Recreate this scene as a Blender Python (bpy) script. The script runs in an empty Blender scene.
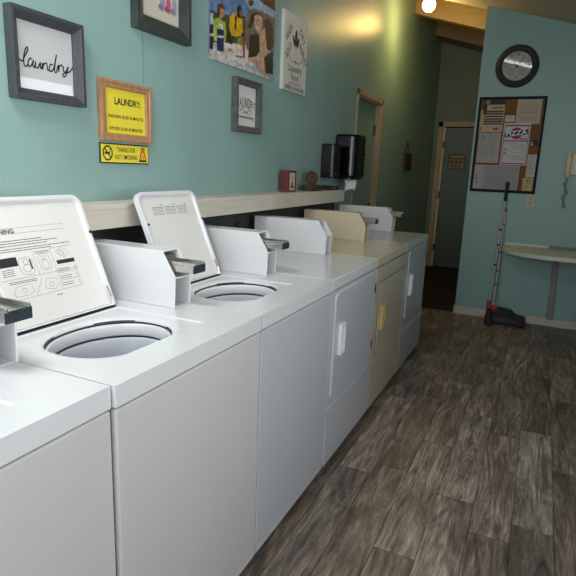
import bpy, bmesh, math, random
from mathutils import Vector, Matrix, noise as mnoise
random.seed(4)
S = bpy.context.scene
COL = S.collection

# ------------------------------------------------------------------ camera
CAM = (1.5487, 0.0, 1.3906)
YAW, PITCH, ROLL, FPX = 0.43063, 0.220915, 0.038918, 536.83
f = Vector((-math.sin(YAW)*math.cos(PITCH), math.cos(YAW)*math.cos(PITCH), -math.sin(PITCH)))
r = Vector((math.cos(YAW), math.sin(YAW), 0)); u = r.cross(f)
c_, s_ = math.cos(ROLL), math.sin(ROLL)
r2 = c_*r + s_*u; u2 = -s_*r + c_*u
cd = bpy.data.cameras.new('camera'); cam = bpy.data.objects.new('camera', cd); COL.objects.link(cam)
cam.matrix_world = Matrix(((r2.x, u2.x, -f.x, CAM[0]), (r2.y, u2.y, -f.y, CAM[1]), (r2.z, u2.z, -f.z, CAM[2]), (0, 0, 0, 1)))
cd.sensor_width = 36; cd.lens = FPX/576*36; cd.clip_start = 0.02
S.camera = cam

# ------------------------------------------------------------------ world, exposure
w = bpy.data.worlds.new('world'); S.world = w; w.use_nodes = True
bg = w.node_tree.nodes['Background']; bg.inputs[0].default_value = (0.80, 0.90, 1.0, 1); bg.inputs[1].default_value = 0.6
S.view_settings.view_transform = 'Standard'; S.view_settings.look = 'None'
S.view_settings.gamma = 1; S.view_settings.use_curve_mapping = False
S.view_settings.exposure = 0.14

def area(name, loc, rot, sx, sy, power, color, spread=math.pi):
    l = bpy.data.lights.new(name, 'AREA'); l.shape = 'RECTANGLE'; l.size = sx; l.size_y = sy
    l.energy = power; l.color = color; l.spread = spread
    o = bpy.data.objects.new(name, l); COL.objects.link(o); o.location = loc; o.rotation_euler = rot
    return o
PI = math.pi
# daylight entering through the window openings (behind and beside the camera)
area('daylight_side_window', (3.16, 0.75, 1.55), (0, PI/2, 0), 1.1, 3.0, 22, (0.98, 0.99, 1.0), math.radians(112))
area('daylight_rear_window', (1.35, -1.56, 1.75), (PI/2, 0, 0), 2.3, 1.3, 25, (0.92, 0.94, 1.0), math.radians(130))
area('daylight_transom', (3.16, 4.0, 2.06), (0, PI/2, 0), 0.24, 1.2, 2.5, (0.93, 0.97, 1.0))

# ------------------------------------------------------------------ materials
def lin(c):
    return tuple(((x/255)/12.92 if x/255 <= .04045 else ((x/255+.055)/1.055)**2.4) for x in c)
MATS = {}
def mat(name, col, rough=0.5, metal=0.0, noise=0.0, nscale=8.0, bump=0.0, bscale=60.0, emit=None, estr=0, coat=0.0, spec=0.5, stretch=None, trans=0, ior=1.5):
    if name in MATS: return MATS[name]
    m = bpy.data.materials.new(name); m.use_nodes = True; nt = m.node_tree; N = nt.nodes; L = nt.links
    b = N['Principled BSDF']
    c = lin(col) if max(col) > 1.001 else col
    b.inputs['Base Color'].default_value = (*c, 1); b.inputs['Roughness'].default_value = rough
    b.inputs['Metallic'].default_value = metal; b.inputs['Coat Weight'].default_value = coat
    b.inputs['Coat Roughness'].default_value = 0.12
    b.inputs['Specular IOR Level'].default_value = spec; b.inputs['IOR'].default_value = ior
    b.inputs['Transmission Weight'].default_value = trans
    tc = N.new('ShaderNodeTexCoord'); mp = N.new('ShaderNodeMapping'); L.new(tc.outputs['Object'], mp.inputs[0])
    if stretch: mp.inputs['Scale'].default_value = stretch
    if noise > 0:
        n = N.new('ShaderNodeTexNoise'); n.inputs['Scale'].default_value = nscale; n.inputs['Detail'].default_value = 5
        L.new(mp.outputs[0], n.inputs['Vector'])
        rp = N.new('ShaderNodeMapRange'); rp.inputs[1].default_value = .3; rp.inputs[2].default_value = .7
        rp.inputs[3].default_value = 1-noise; rp.inputs[4].default_value = 1+noise; L.new(n.outputs[0], rp.inputs[0])
        mx = N.new('ShaderNodeVectorMath'); mx.operation = 'SCALE'; mx.inputs[0].default_value = c
        L.new(rp.outputs[0], mx.inputs['Scale']); L.new(mx.outputs[0], b.inputs['Base Color'])
    if bump > 0:
        n2 = N.new('ShaderNodeTexNoise'); n2.inputs['Scale'].default_value = bscale; n2.inputs['Detail'].default_value = 3
        L.new(mp.outputs[0], n2.inputs['Vector'])
        bp = N.new('ShaderNodeBump'); bp.inputs['Strength'].default_value = bump; bp.inputs['Distance'].default_value = .004
        L.new(n2.outputs[0], bp.inputs['Height']); L.new(bp.outputs[0], b.inputs['Normal'])
    if emit:
        b.inputs['Emission Color'].default_value = (*emit, 1); b.inputs['Emission Strength'].default_value = estr
    MATS[name] = m; return m
def attr_mat(name, rough=0.5, attr='Col', coat=0):
    if name in MATS: return MATS[name]
    m = bpy.data.materials.new(name); m.use_nodes = True; N = m.node_tree.nodes
    a = N.new('ShaderNodeAttribute'); a.attribute_name = attr
    b = N['Principled BSDF']; m.node_tree.links.new(a.outputs['Color'], b.inputs['Base Color'])
    b.inputs['Roughness'].default_value = rough; b.inputs['Coat Weight'].default_value = coat
    MATS[name] = m; return m

TEAL = mat('teal_wall_paint', (0.27, 0.415, 0.388), .34, spec=.35, noise=.05, nscale=2.5, bump=.25, bscale=160)
CEIL = mat('ceiling_board', (0.40, 0.35, 0.30), .8, noise=.06, nscale=5)
BEAM = mat('varnished_beam', (0.50, 0.34, 0.16), .5, noise=.12, nscale=6, stretch=(1, 8, 8))
SOFF = mat('soffit_board', (0.30, 0.20, 0.12), .6, noise=.1, nscale=6, stretch=(1, 8, 8))
PLANK = mat('ceiling_plank', (0.55, 0.42, 0.22), .5, noise=.1, nscale=5)
CASING = mat('tan_door_casing', (0.46, 0.33, 0.19), .45, noise=.1, nscale=14, stretch=(5, 5, 1))
PALEC = mat('pale_gap_light', (0.72, 0.62, 0.42), .5)
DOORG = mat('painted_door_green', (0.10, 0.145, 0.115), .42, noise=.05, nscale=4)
DOORT = mat('painted_door_teal', (0.20, 0.33, 0.30), .42, noise=.05, nscale=4)
BASEB = mat('cream_baseboard', (0.55, 0.50, 0.41), .5, noise=.08, nscale=8)
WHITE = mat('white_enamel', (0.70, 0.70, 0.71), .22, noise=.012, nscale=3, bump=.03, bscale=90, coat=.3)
WHITEF = mat('white_cabinet_enamel_shaded', (0.60, 0.60, 0.605), .30, noise=.02, nscale=3, bump=.05, bscale=120)  # cabinet enamels: the tops' paint with the fronts' shade mixed into the colour
WARMF = mat('warm_white_cabinet_enamel_shaded', (0.565, 0.56, 0.55), .32, noise=.02, nscale=3, bump=.05, bscale=120)
COOLF = mat('cool_white_cabinet_enamel_shaded', (0.51, 0.52, 0.56), .28, noise=.02, nscale=3, bump=.05, bscale=120)
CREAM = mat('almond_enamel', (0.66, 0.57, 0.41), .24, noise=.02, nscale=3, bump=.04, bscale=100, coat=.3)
CREAMF = mat('almond_cabinet_enamel_shaded', (0.50, 0.44, 0.34), .28, noise=.03, nscale=3, bump=.04, bscale=100)  # almond top colour darkened for the shaded front
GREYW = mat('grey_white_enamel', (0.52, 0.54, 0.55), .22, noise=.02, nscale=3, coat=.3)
OFFW = mat('lid_inner_enamel', (0.72, 0.71, 0.67), .3, noise=.012, nscale=3)
GREYIN = mat('tub_plastic', (0.26, 0.27, 0.30), .4)
RINGM = mat('balance_ring_plastic', (0.50, 0.52, 0.58), .35)
STEEL = mat('basket_steel', (0.50, 0.51, 0.54), .35, metal=.6)
BLACK = mat('black_gasket', (0.02, 0.02, 0.022), .5)
DARK = mat('dark_toe_and_shelf_shade', (0.03, 0.03, 0.03), .8)
CHROME = mat('brushed_chrome', (0.62, 0.60, 0.57), .22, metal=1.0, noise=.1, nscale=60)
COINM = mat('coin_mechanism_grey', (0.20, 0.19, 0.18), .4, metal=.7)
COINL = mat('coin_slide_label', (0.02, 0.03, 0.035), .35)
INK = mat('black_ink', (0.015, 0.015, 0.015), .6)
GREYINK = mat('grey_print_ink', (0.22, 0.22, 0.23), .6)
FRAMEG = mat('grey_painted_frame', (0.05, 0.054, 0.06), .45, noise=.25, nscale=20, stretch=(2, 8, 8))
FRAMED = mat('dark_distressed_frame', (0.035, 0.042, 0.04), .45, noise=.35, nscale=25)
FRAMET = mat('weathered_grey_frame', (0.085, 0.085, 0.083), .6, noise=.3, nscale=30)
WOODF = mat('oak_frame', (0.42, 0.22, 0.10), .5, noise=.2, nscale=14, stretch=(3, 3, 1))
YELLOW = mat('yellow_card', (0.86, 0.71, 0.05), .35)
PAPER = mat('white_paper', (0.74, 0.73, 0.70), .6)
GLOSSP = mat('glazed_print', (0.60, 0.61, 0.61), .03, coat=1.0)
MATS['glazed_print'].node_tree.nodes['Principled BSDF'].inputs['Coat Roughness'].default_value = .02
SIGNW = mat('whitewashed_board', (0.66, 0.64, 0.58), .6, noise=.06, nscale=12, stretch=(1, 6, 1))
SHELFM = mat('cream_shelf_board', (0.62, 0.57, 0.48), .5, noise=.07, nscale=9, stretch=(1, 1, 5))
DISP = mat('black_gloss_plastic', (0.006, 0.004, 0.006), .08, spec=.35)
DISP2 = mat('smoked_plastic', (0.010, 0.007, 0.011), .14, spec=.35)
REDW = mat('red_lacquered_wood', (0.13, 0.022, 0.016), .35, noise=.2, nscale=25, stretch=(1, 1, 4))
WALNUT = mat('walnut_block', (0.055, 0.025, 0.016), .45, noise=.25, nscale=25)
BRONZE = mat('bronze_medal', (0.10, 0.06, 0.028), .45, metal=.6, noise=.5, nscale=80, bump=.6, bscale=120)
CORK = mat('brown_cork', (0.20, 0.075, 0.02), .85, noise=.25, nscale=70)
BFRAME = mat('navy_board_frame', (0.008, 0.010, 0.024), .7, spec=.2)
CLKF = mat('carved_dark_clock_rim', (0.022, 0.019, 0.016), .55, noise=.4, nscale=50, bump=.8, bscale=60)
CLKFACE = mat('clock_face', (0.62, 0.60, 0.56), .5)
PHONE = mat('beige_phone_plastic', (0.66, 0.55, 0.38), .35)
PLATE = mat('beige_outlet_plastic', (0.52, 0.42, 0.27), .4)
CORDM = mat('grey_cord', (0.20, 0.21, 0.20), .5)
COUNTER = mat('cream_laminate', (0.55, 0.49, 0.32), .35, noise=.05, nscale=12)
COUNTERE = mat('white_counter_edge', (0.64, 0.62, 0.54), .35)
LEGW = mat('grey_brown_leg', (0.26, 0.22, 0.19), .6, noise=.15, nscale=12, stretch=(4, 4, 1))
BROOMB = mat('black_plastic', (0.006, 0.006, 0.007), .6)
REDP = mat('red_plastic', (0.42, 0.02, 0.02), .35)
POLE = mat('grey_metal_pole', (0.42, 0.42, 0.43), .35, metal=.4)
GOLD = mat('dull_gold_sign', (0.16, 0.11, 0.035), .35, metal=.3)
GOLDY = mat('brass_yellow_sign', (0.62, 0.44, 0.08), .4)
BROWNP = mat('dark_brown_plaque', (0.05, 0.02, 0.012), .5)
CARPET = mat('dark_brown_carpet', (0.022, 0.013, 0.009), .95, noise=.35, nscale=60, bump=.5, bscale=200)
HINGE = mat('dark_hinge_metal', (0.10, 0.07, 0.04), .4, metal=.8)
YHAND = mat('yellowed_handle', (0.60, 0.43, 0.16), .35)
WHAND = mat('white_handle', (0.85, 0.86, 0.88), .25)
GLASS = mat('window_glass', (1, 1, 1), .0, trans=1.0, ior=1.45)
PICT = attr_mat('printed_picture', .3, coat=.3)
PRINT = attr_mat('printed_paper', .6)

def floor_material():
    m = bpy.data.materials.new('vinyl_plank_floor'); m.use_nodes = True; N = m.node_tree.nodes; L = m.node_tree.links
    b = N['Principled BSDF']; a = N.new('ShaderNodeAttribute'); a.attribute_name = 'Col'
    sep = N.new('ShaderNodeSeparateColor'); L.new(a.outputs['Color'], sep.inputs[0])
    tc = N.new('ShaderNodeTexCoord'); 
    off = N.new('ShaderNodeCombineXYZ'); L.new(sep.outputs[1], off.inputs[0]); L.new(sep.outputs[2], off.inputs[1])
    sc = N.new('ShaderNodeVectorMath'); sc.operation = 'SCALE'; sc.inputs['Scale'].default_value = 37.0; L.new(off.outputs[0], sc.inputs[0])
    ad = N.new('ShaderNodeVectorMath'); ad.operation = 'ADD'; L.new(tc.outputs['Object'], ad.inputs[0]); L.new(sc.outputs[0], ad.inputs[1])
    def noise(scale, sx, sy, det, dist, rough=.6):
        mp = N.new('ShaderNodeMapping'); mp.inputs['Scale'].default_value = (sx, sy, 1); L.new(ad.outputs[0], mp.inputs[0])
        n = N.new('ShaderNodeTexNoise'); n.inputs['Scale'].default_value = scale; n.inputs['Detail'].default_value = det
        n.inputs['Distortion'].default_value = dist; n.inputs['Roughness'].default_value = rough
        L.new(mp.outputs[0], n.inputs['Vector']); return n
    g1 = noise(2.6, 5, .75, 6, 2.2, .6); g2 = noise(15, 5.0, .32, 6, 1.6, .6); g3 = noise(2.2, 1.6, 1.0, 4, .5)
    def mr(n, a0, a1, lo, hi):
        q = N.new('ShaderNodeMapRange'); q.inputs[1].default_value = a0; q.inputs[2].default_value = a1
        q.inputs[3].default_value = lo; q.inputs[4].default_value = hi; L.new(n.outputs[0], q.inputs[0]); return q
    r1 = mr(g1, .3, .7, .56, 1.50); r2_ = mr(g2, .34, .66, .74, 1.30); r3 = mr(g3, .3, .7, .82, 1.18)
    def mul(x, y):
        q = N.new('ShaderNodeMath'); q.operation = 'MULTIPLY'; L.new(x, q.inputs[0]); L.new(y, q.inputs[1]); return q.outputs[0]
    v = mul(mul(r1.outputs[0], r2_.outputs[0]), mul(r3.outputs[0], sep.outputs[0]))
    g4 = noise(7, 4.6, .42, 5, 3.2, .55)
    ab = N.new('ShaderNodeMath'); ab.operation = 'SUBTRACT'; L.new(g4.outputs[0], ab.inputs[0]); ab.inputs[1].default_value = .5
    ab2 = N.new('ShaderNodeMath'); ab2.operation = 'ABSOLUTE'; L.new(ab.outputs[0], ab2.inputs[0])
    rk = N.new('ShaderNodeMapRange'); rk.inputs[1].default_value = 0; rk.inputs[2].default_value = .022; rk.inputs[3].default_value = .62; rk.inputs[4].default_value = 1.0
    L.new(ab2.outputs[0], rk.inputs[0]); v = mul(v, rk.outputs[0])
    cr = N.new('ShaderNodeValToRGB'); L.new(v, cr.inputs[0])
    e = cr.color_ramp.elements
    e[0].position = 0.05; e[0].color = (0.012, 0.009, 0.008, 1)
    e[1].position = 1.0; e[1].color = (0.50, 0.43, 0.36, 1)
    for p, c in ((.25, (0.070, 0.055, 0.047)), (.42, (0.135, 0.108, 0.092)), (.62, (0.245, 0.200, 0.168))):
        q = cr.color_ramp.elements.new(p); q.color = (*c, 1)
    mxc = N.new('ShaderNodeMix'); mxc.data_type = 'RGBA'; mxc.blend_type = 'MULTIPLY'; mxc.inputs[7].default_value = (1.0, .93, .85, 1)
    L.new(sep.outputs[2], mxc.inputs[0]); L.new(cr.outputs[0], mxc.inputs[6]); L.new(mxc.outputs[2], b.inputs['Base Color'])
    b.inputs['Roughness'].default_value = .42; b.inputs['Specular IOR Level'].default_value = .4
    bp = N.new('ShaderNodeBump'); bp.inputs['Strength'].default_value = .3; bp.inputs['Distance'].default_value = .002
    L.new(g2.outputs[0], bp.inputs['Height']); L.new(bp.outputs[0], b.inputs['Normal'])
    return m
FLOORM = floor_material()

# ------------------------------------------------------------------ geometry helpers
def box(bm, x0, x1, y0, y1, z0, z1):
    v = [bm.verts.new(p) for p in ((x0,y0,z0),(x1,y0,z0),(x1,y1,z0),(x0,y1,z0),(x0,y0,z1),(x1,y0,z1),(x1,y1,z1),(x0,y1,z1))]
    for q in ((3,2,1,0),(4,5,6,7),(0,1,5,4),(1,2,6,5),(2,3,7,6),(3,0,4,7)): bm.faces.new([v[i] for i in q])
    return bm
def B(*a):
    bm = bmesh.new(); box(bm, *a); return bm
AX = {'x': lambda a, b, t: (t, a, b), 'y': lambda a, b, t: (a, t, b), 'z': lambda a, b, t: (a, b, t)}
def prism(bm, pts, axis, t0, t1):
    """extrude a 2-D outline along an axis; (a,b) are the two other axes in xyz order"""
    F = AX[axis]; A = [bm.verts.new(F(a, b, t0)) for a, b in pts]; C = [bm.verts.new(F(a, b, t1)) for a, b in pts]
    n = len(pts); fs = [bm.faces.new(A), bm.faces.new(C[::-1])]
    for i in range(n): fs.append(bm.faces.new((A[i], C[i], C[(i+1) % n], A[(i+1) % n])))
    bmesh.ops.recalc_face_normals(bm, faces=fs)
    return bm
def tube(bm, p0, p1, r0, r1=None, n=16, cap=True):
    p0, p1 = Vector(p0), Vector(p1); r1 = r0 if r1 is None else r1; d = (p1-p0).normalized()
    a = d.orthogonal().normalized(); b = d.cross(a)
    R0 = [bm.verts.new(p0+(a*math.cos(t)+b*math.sin(t))*r0) for t in [2*PI*i/n for i in range(n)]]
    R1 = [bm.verts.new(p1+(a*math.cos(t)+b*math.sin(t))*r1) for t in [2*PI*i/n for i in range(n)]]
    for i in range(n): bm.faces.new((R0[i], R0[(i+1) % n], R1[(i+1) % n], R1[i]))
    if cap: bm.faces.new(R0[::-1]); bm.faces.new(R1)
    return bm
def path(bm, pts, rad, n=8):
    pts = [Vector(p) for p in pts]; rings = []
    up = Vector((0.13, 0.21, 0.97)).normalized()
    for i, p in enumerate(pts):
        d = (pts[min(i+1, len(pts)-1)]-pts[max(i-1, 0)]).normalized()
        a = d.cross(up).normalized(); b = d.cross(a)
        rings.append([bm.verts.new(p+(a*math.cos(2*PI*k/n)+b*math.sin(2*PI*k/n))*rad) for k in range(n)])
    for A, C in zip(rings, rings[1:]):
        for k in range(n): bm.faces.new((A[k], A[(k+1) % n], C[(k+1) % n], C[k]))
    bm.faces.new(rings[0][::-1]); bm.faces.new(rings[-1])
    bmesh.ops.recalc_face_normals(bm, faces=bm.faces[:])
    return bm
def lathe(bm, prof, centre, axis, n=48, close=False):
    """prof: (radius, offset along axis)"""
    c = Vector(centre); d = Vector(axis).normalized(); a = d.orthogonal().normalized(); b = d.cross(a); rings = []
    for rr, h in prof:
        if rr < 1e-6: rings.append([bm.verts.new(c+d*h)])
        else: rings.append([bm.verts.new(c+d*h+(a*math.cos(2*PI*k/n)+b*math.sin(2*PI*k/n))*rr) for k in range(n)])
    pairs = list(zip(rings, rings[1:])) + ([(rings[-1], rings[0])] if close else [])
    for A, C in pairs:
        for k in range(n):
            k2 = (k+1) % n
            q = [A[k % len(A)], A[k2 % len(A)], C[k2 % len(C)], C[k % len(C)]]
            q = list(dict.fromkeys(q))
            if len(q) > 2: bm.faces.new(q)
    bmesh.ops.recalc_face_normals(bm, faces=bm.faces[:])
    return bm

def root_loc(o):
    while o.parent: o = o.parent
    return Vector(o.get('_loc', (0, 0, 0)))
def obj(name, bm, m, parent=None, bevel=0, smooth=False, seg=2):
    me = bpy.data.meshes.new(name)
    if isinstance(bm, bmesh.types.BMesh):
        bmesh.ops.recalc_face_normals(bm, faces=bm.faces[:]) if not smooth else None
        if parent: bmesh.ops.translate(bm, verts=bm.verts, vec=-root_loc(parent))
        bm.to_mesh(me); bm.free()
    o = bpy.data.objects.new(name, me); COL.objects.link(o); me.materials.append(m)
    if parent: o.parent = parent
    if smooth:
        for p in me.polygons: p.use_smooth = True
    if bevel:
        md = o.modifiers.new('bevel', 'BEVEL'); md.width = bevel; md.segments = seg; md.limit_method = 'ANGLE'; md.angle_limit = math.radians(40)
        md.harden_normals = False
    return o
def thing(name, label, cat, loc, group=None):
    o = bpy.data.objects.new(name, None); COL.objects.link(o); o.location = loc; o['_loc'] = tuple(loc)
    o.empty_display_size = .05
    o['label'] = label; o['category'] = cat
    if group: o['group'] = group
    return o
def tag(o, label, cat, group=None):
    o['label'] = label; o['category'] = cat
    if group: o['group'] = group
    return o
def recentre(o):
    """move the origin of a one-mesh thing to its own base"""
    vs = [v.co for v in o.data.vertices]; c = Vector((sum(v.x for v in vs)/len(vs), sum(v.y for v in vs)/len(vs), min(v.z for v in vs)))
    for v in vs: v -= c
    o.location = c
    return o
def struct(name, bm, m, parent=None, bevel=0):
    o = obj(name, bm, m, parent, bevel)
    if not parent: o['kind'] = 'structure'
    return o

# planes to print on: origin, right vector, up vector, normal
class Plane:
    def __init__(s, O, U, V): s.O, s.U, s.V = Vector(O), Vector(U).normalized(), Vector(V).normalized(); s.N = s.U.cross(s.V)
    def p(s, a, b, h=0): return s.O+s.U*a+s.V*b+s.N*h
def text_bm(bm, txt, pl, a, b, size, h=.0008, width=None, align='CENTER', rot=0, thick=.0, space=1.0):
    cu = bpy.data.curves.new('t', 'FONT'); cu.body = txt; cu.size = 1; cu.align_x = 'CENTER'; cu.align_y = 'CENTER'
    cu.offset = thick; cu.space_character = space; cu.resolution_u = 3
    o = bpy.data.objects.new('t', cu); COL.objects.link(o)
    dg = bpy.context.evaluated_depsgraph_get(); me = bpy.data.meshes.new_from_object(o.evaluated_get(dg))
    xs = [v.co.x for v in me.vertices]; wd = max(xs)-min(xs); sx = size if width is None else width/wd; cx = (max(xs)+min(xs))/2
    tb = bmesh.new(); tb.from_mesh(me)
    ca, sa = math.cos(rot), math.sin(rot)
    for v in tb.verts:
        x, y = (v.co.x-cx)*sx, v.co.y*size
        v.co = pl.p(a+x*ca-y*sa, b+x*sa+y*ca, h)
    tb.to_mesh(me); tb.free(); bm.from_mesh(me)
    bpy.data.objects.remove(o); bpy.data.meshes.remove(me); bpy.data.curves.remove(cu)
    return bm
def stroke(bm, pl, pts, wd, h=.0008):
    pts = [Vector(p) for p in pts]
    L_, R_ = [], []
    for i, p in enumerate(pts):
        d = (pts[min(i+1, len(pts)-1)]-pts[max(i-1, 0)])
        if d.length < 1e-9: d = Vector((1, 0))
        d.normalize(); n = Vector((-d.y, d.x))*wd/2
        L_.append(bm.verts.new(pl.p(p.x+n.x, p.y+n.y, h))); R_.append(bm.verts.new(pl.p(p.x-n.x, p.y-n.y, h)))
    for i in range(len(pts)-1): bm.faces.new((R_[i], R_[i+1], L_[i+1], L_[i]))
    return bm
def spline(pts, k=6):
    out = []; P = [pts[0]]+list(pts)+[pts[-1]]
    for i in range(1, len(P)-2):
        p0, p1, p2, p3 = [Vector(q) for q in P[i-1:i+3]]
        for j in range(k):
            t = j/k
            out.append(.5*((2*p1)+(-p0+p2)*t+(2*p0-5*p1+4*p2-p3)*t*t+(-p0+3*p1-3*p2+p3)*t**3))
    out.append(Vector(pts[-1])); return out
def rect(bm, pl, a0, a1, b0, b1, h=.0006):
    bm.faces.new([bm.verts.new(pl.p(a, b, h)) for a, b in ((a0,b0),(a1,b0),(a1,b1),(a0,b1))]); return bm
def poly(bm, pl, pts, h=.0006):
    bm.faces.new([bm.verts.new(pl.p(a, b, h)) for a, b in pts]); return bm
def scrib(bm, pl, a0, a1, b, wd, h=.0008, rnd=None):
    """a line of unreadably small print: short dashes of word length"""
    R = rnd or random; a = a0
    while a < a1:
        l = R.uniform(1.5, 5)*wd*1.3; e = min(a+l, a1)
        if e-a > wd*.3: rect(bm, pl, a, e, b-wd*.5*R.uniform(.7, 1), b+wd*.5, h)
        a = e+wd*.7
    return bm
# a printed sheet: thin slab, front face is a grid with colours painted per vertex
def inpoly(x, y, P):
    c = False; j = len(P)-1
    for i in range(len(P)):
        if (P[i][1] > y) != (P[j][1] > y) and x < (P[j][0]-P[i][0])*(y-P[i][1])/(P[j][1]-P[i][1])+P[i][0]: c = not c
        j = i
    return c
def sheet_bm(pl, w_, h_, nx, ny, shapes, base, thick=.001, mottle=0):
    """shapes: (kind, data, rgb, jitter) in metres on the sheet"""
    bm = bmesh.new(); lay = bm.verts.layers.float_color.new('Col'); g = []
    for j in range(ny+1):
        row = []
        for i in range(nx+1):
            x, y = w_*i/nx, h_*j/ny; col = base; jit = 0
            for s in shapes:
                k, d, rgb = s[:3]
                if (k == 'p' and inpoly(x, y, d)) or (k == 'r' and d[0] <= x <= d[1] and d[2] <= y <= d[3]) or \
                   (k == 'e' and ((x-d[0])/d[2])**2+((y-d[1])/d[3])**2 <= 1):
                    col = rgb; jit = s[3] if len(s) > 3 else 0
            q = 1+random.uniform(-jit, jit)
            if mottle: q *= 1+mottle*mnoise.noise(Vector((x*38, y*38, 1.3)))+mottle*.7*mnoise.noise(Vector((x*95, y*95, 7.1)))
            v = bm.verts.new(pl.p(x, y, thick)); v[lay] = (*[min(1, t*q) for t in lin(col)], 1); row.append(v)
        g.append(row)
    for j in range(ny):
        for i in range(nx): bm.faces.new((g[j][i], g[j][i+1], g[j+1][i+1], g[j+1][i]))
    bc = lin(base)
    bk = [bm.verts.new(pl.p(a, b, 0)) for a, b in ((0,0),(w_,0),(w_,h_),(0,h_))]
    for v in bk: v[lay] = (*bc, 1)
    bm.faces.new(bk[::-1])
    bm.faces.new([bk[0], bk[1]]+g[0][::-1]); bm.faces.new([bk[2], bk[3]]+g[-1])
    bm.faces.new([bk[1], bk[2]]+[g[j][nx] for j in range(ny, -1, -1)]); bm.faces.new([bk[3], bk[0]]+[g[j][0] for j in range(ny+1)])
    return bm
def sheet(name, pl, w_, h_, nx, ny, shapes, base, m, parent=None, thick=.001, mottle=0):
    return obj(name, sheet_bm(pl, w_, h_, nx, ny, shapes, base, thick, mottle), m, parent)
POS = {'sky': [(2.334, 2.146), (2.697, 2.243), (2.67, 2.157), (2.335, 2.075)], 'trees': [(2.334, 2.108), (2.399, 2.104), (2.493, 2.121), (2.685, 2.161), (2.707, 2.028), (2.336, 1.952)], 'sky2': [(2.666, 2.235), (3.013, 2.328), (3.021, 2.228), (2.901, 2.214), (2.715, 2.205)], 'brown3': [(2.827, 2.278), (3.013, 2.328), (3.018, 2.27), (2.88, 2.27)], 'grayr': [(2.67, 2.15), (2.715, 2.205), (2.796, 2.226), (3.021, 2.228), (3.023, 2.068), (2.677, 1.985)], 'table': [(2.336, 1.958), (2.496, 1.992), (2.675, 2.021), (2.849, 1.885), (2.337, 1.886)], 'hair1': [(2.401, 2.144), (2.451, 2.163), (2.476, 2.137), (2.452, 2.137), (2.425, 2.098), (2.401, 2.098)], 'face1': [(2.427, 2.131), (2.462, 2.14), (2.473, 2.116), (2.452, 2.094), (2.425, 2.094)], 'lime': [(2.36, 2.069), (2.412, 2.088), (2.473, 2.082), (2.493, 2.012), (2.469, 1.986), (2.374, 1.976)], 'hair2': [(2.585, 2.182), (2.622, 2.198), (2.646, 2.173), (2.632, 2.138), (2.594, 2.132)], 'pants': [(2.488, 2.052), (2.553, 2.031), (2.547, 1.991), (2.489, 1.99)], 'yellow': [(2.514, 2.119), (2.578, 2.156), (2.594, 2.132), (2.647, 2.138), (2.65, 2.06), (2.582, 2.038), (2.538, 2.035), (2.516, 2.065)], 'braid': [(2.567, 2.132), (2.586, 2.137), (2.581, 2.066), (2.566, 2.076)], 'face2': [(2.611, 2.171), (2.638, 2.178), (2.639, 2.15), (2.618, 2.143)], 'bot1': [(2.333, 2.039), (2.368, 2.048), (2.37, 1.925), (2.334, 1.918)], 'bot1t': [(2.341, 2.09), (2.362, 2.095), (2.363, 2.046), (2.341, 2.041)], 'bot2': [(2.4, 2.038), (2.464, 2.043), (2.463, 1.942), (2.401, 1.935)], 'bot2t': [(2.419, 2.063), (2.453, 2.064), (2.453, 2.044), (2.42, 2.04)], 'stripe1': [(2.333, 2.0), (2.369, 2.005), (2.369, 1.995), (2.333, 1.991)], 'stripe2': [(2.4, 2.005), (2.461, 2.015), (2.461, 2.006), (2.4, 1.997)], 'red': [(2.65, 2.06), (2.673, 2.065), (2.678, 1.955), (2.654, 1.951)], 'redcap': [(2.63, 2.066), (2.673, 2.079), (2.673, 2.061), (2.63, 2.052)], 'base': [(2.578, 1.948), (2.678, 1.959), (2.678, 1.952), (2.578, 1.941)], 'green': [(2.597, 2.034), (2.65, 2.052), (2.652, 2.009), (2.598, 2.006)], 'hairA': [(2.74, 2.182), (2.797, 2.212), (2.857, 2.211), (2.832, 2.19), (2.774, 2.176), (2.736, 2.108), (2.703, 2.115)], 'faceA': [(2.773, 2.183), (2.814, 2.204), (2.858, 2.196), (2.86, 2.151), (2.828, 2.11), (2.785, 2.119)], 'eyeA': [(2.782, 2.17), (2.841, 2.177), (2.842, 2.17), (2.783, 2.162)], 'mouthA': [(2.792, 2.135), (2.826, 2.14), (2.823, 2.129), (2.794, 2.127)], 'hairB': [(2.721, 2.075), (2.786, 2.097), (2.837, 2.093), (2.842, 2.017), (2.792, 1.977), (2.71, 1.961), (2.723, 2.016)], 'arm': [(2.686, 1.95), (2.826, 1.991), (2.876, 2.027), (2.915, 1.991), (2.76, 1.944)], 'legB': [(2.819, 1.951), (2.897, 1.988), (2.929, 1.914), (2.83, 1.902)], 'hairC': [(2.885, 2.187), (2.937, 2.215), (2.995, 2.182), (3.011, 2.09), (2.986, 2.049), (2.92, 2.048), (2.889, 2.112)], 'bodyC': [(2.836, 2.115), (2.896, 2.152), (2.929, 2.05), (2.906, 1.99), (2.841, 2.024)], 'shorts': [(2.896, 1.996), (3.004, 2.056), (3.013, 1.928), (2.92, 1.913)], 'head3': [(2.705, 2.242), (2.753, 2.258), (2.754, 2.233), (2.723, 2.214), (2.706, 2.224)], 'food': [(2.497, 1.964), (2.533, 1.975), (2.548, 1.963), (2.512, 1.951)], 'food2': [(2.428, 1.93), (2.456, 1.932), (2.477, 1.915), (2.442, 1.912)], 'text': [(2.679, 1.933), (2.847, 1.924), (2.848, 1.901), (2.679, 1.911)], 'foot': [(2.609, 1.906), (2.656, 1.907), (2.649, 1.891), (2.621, 1.892)]}
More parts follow.
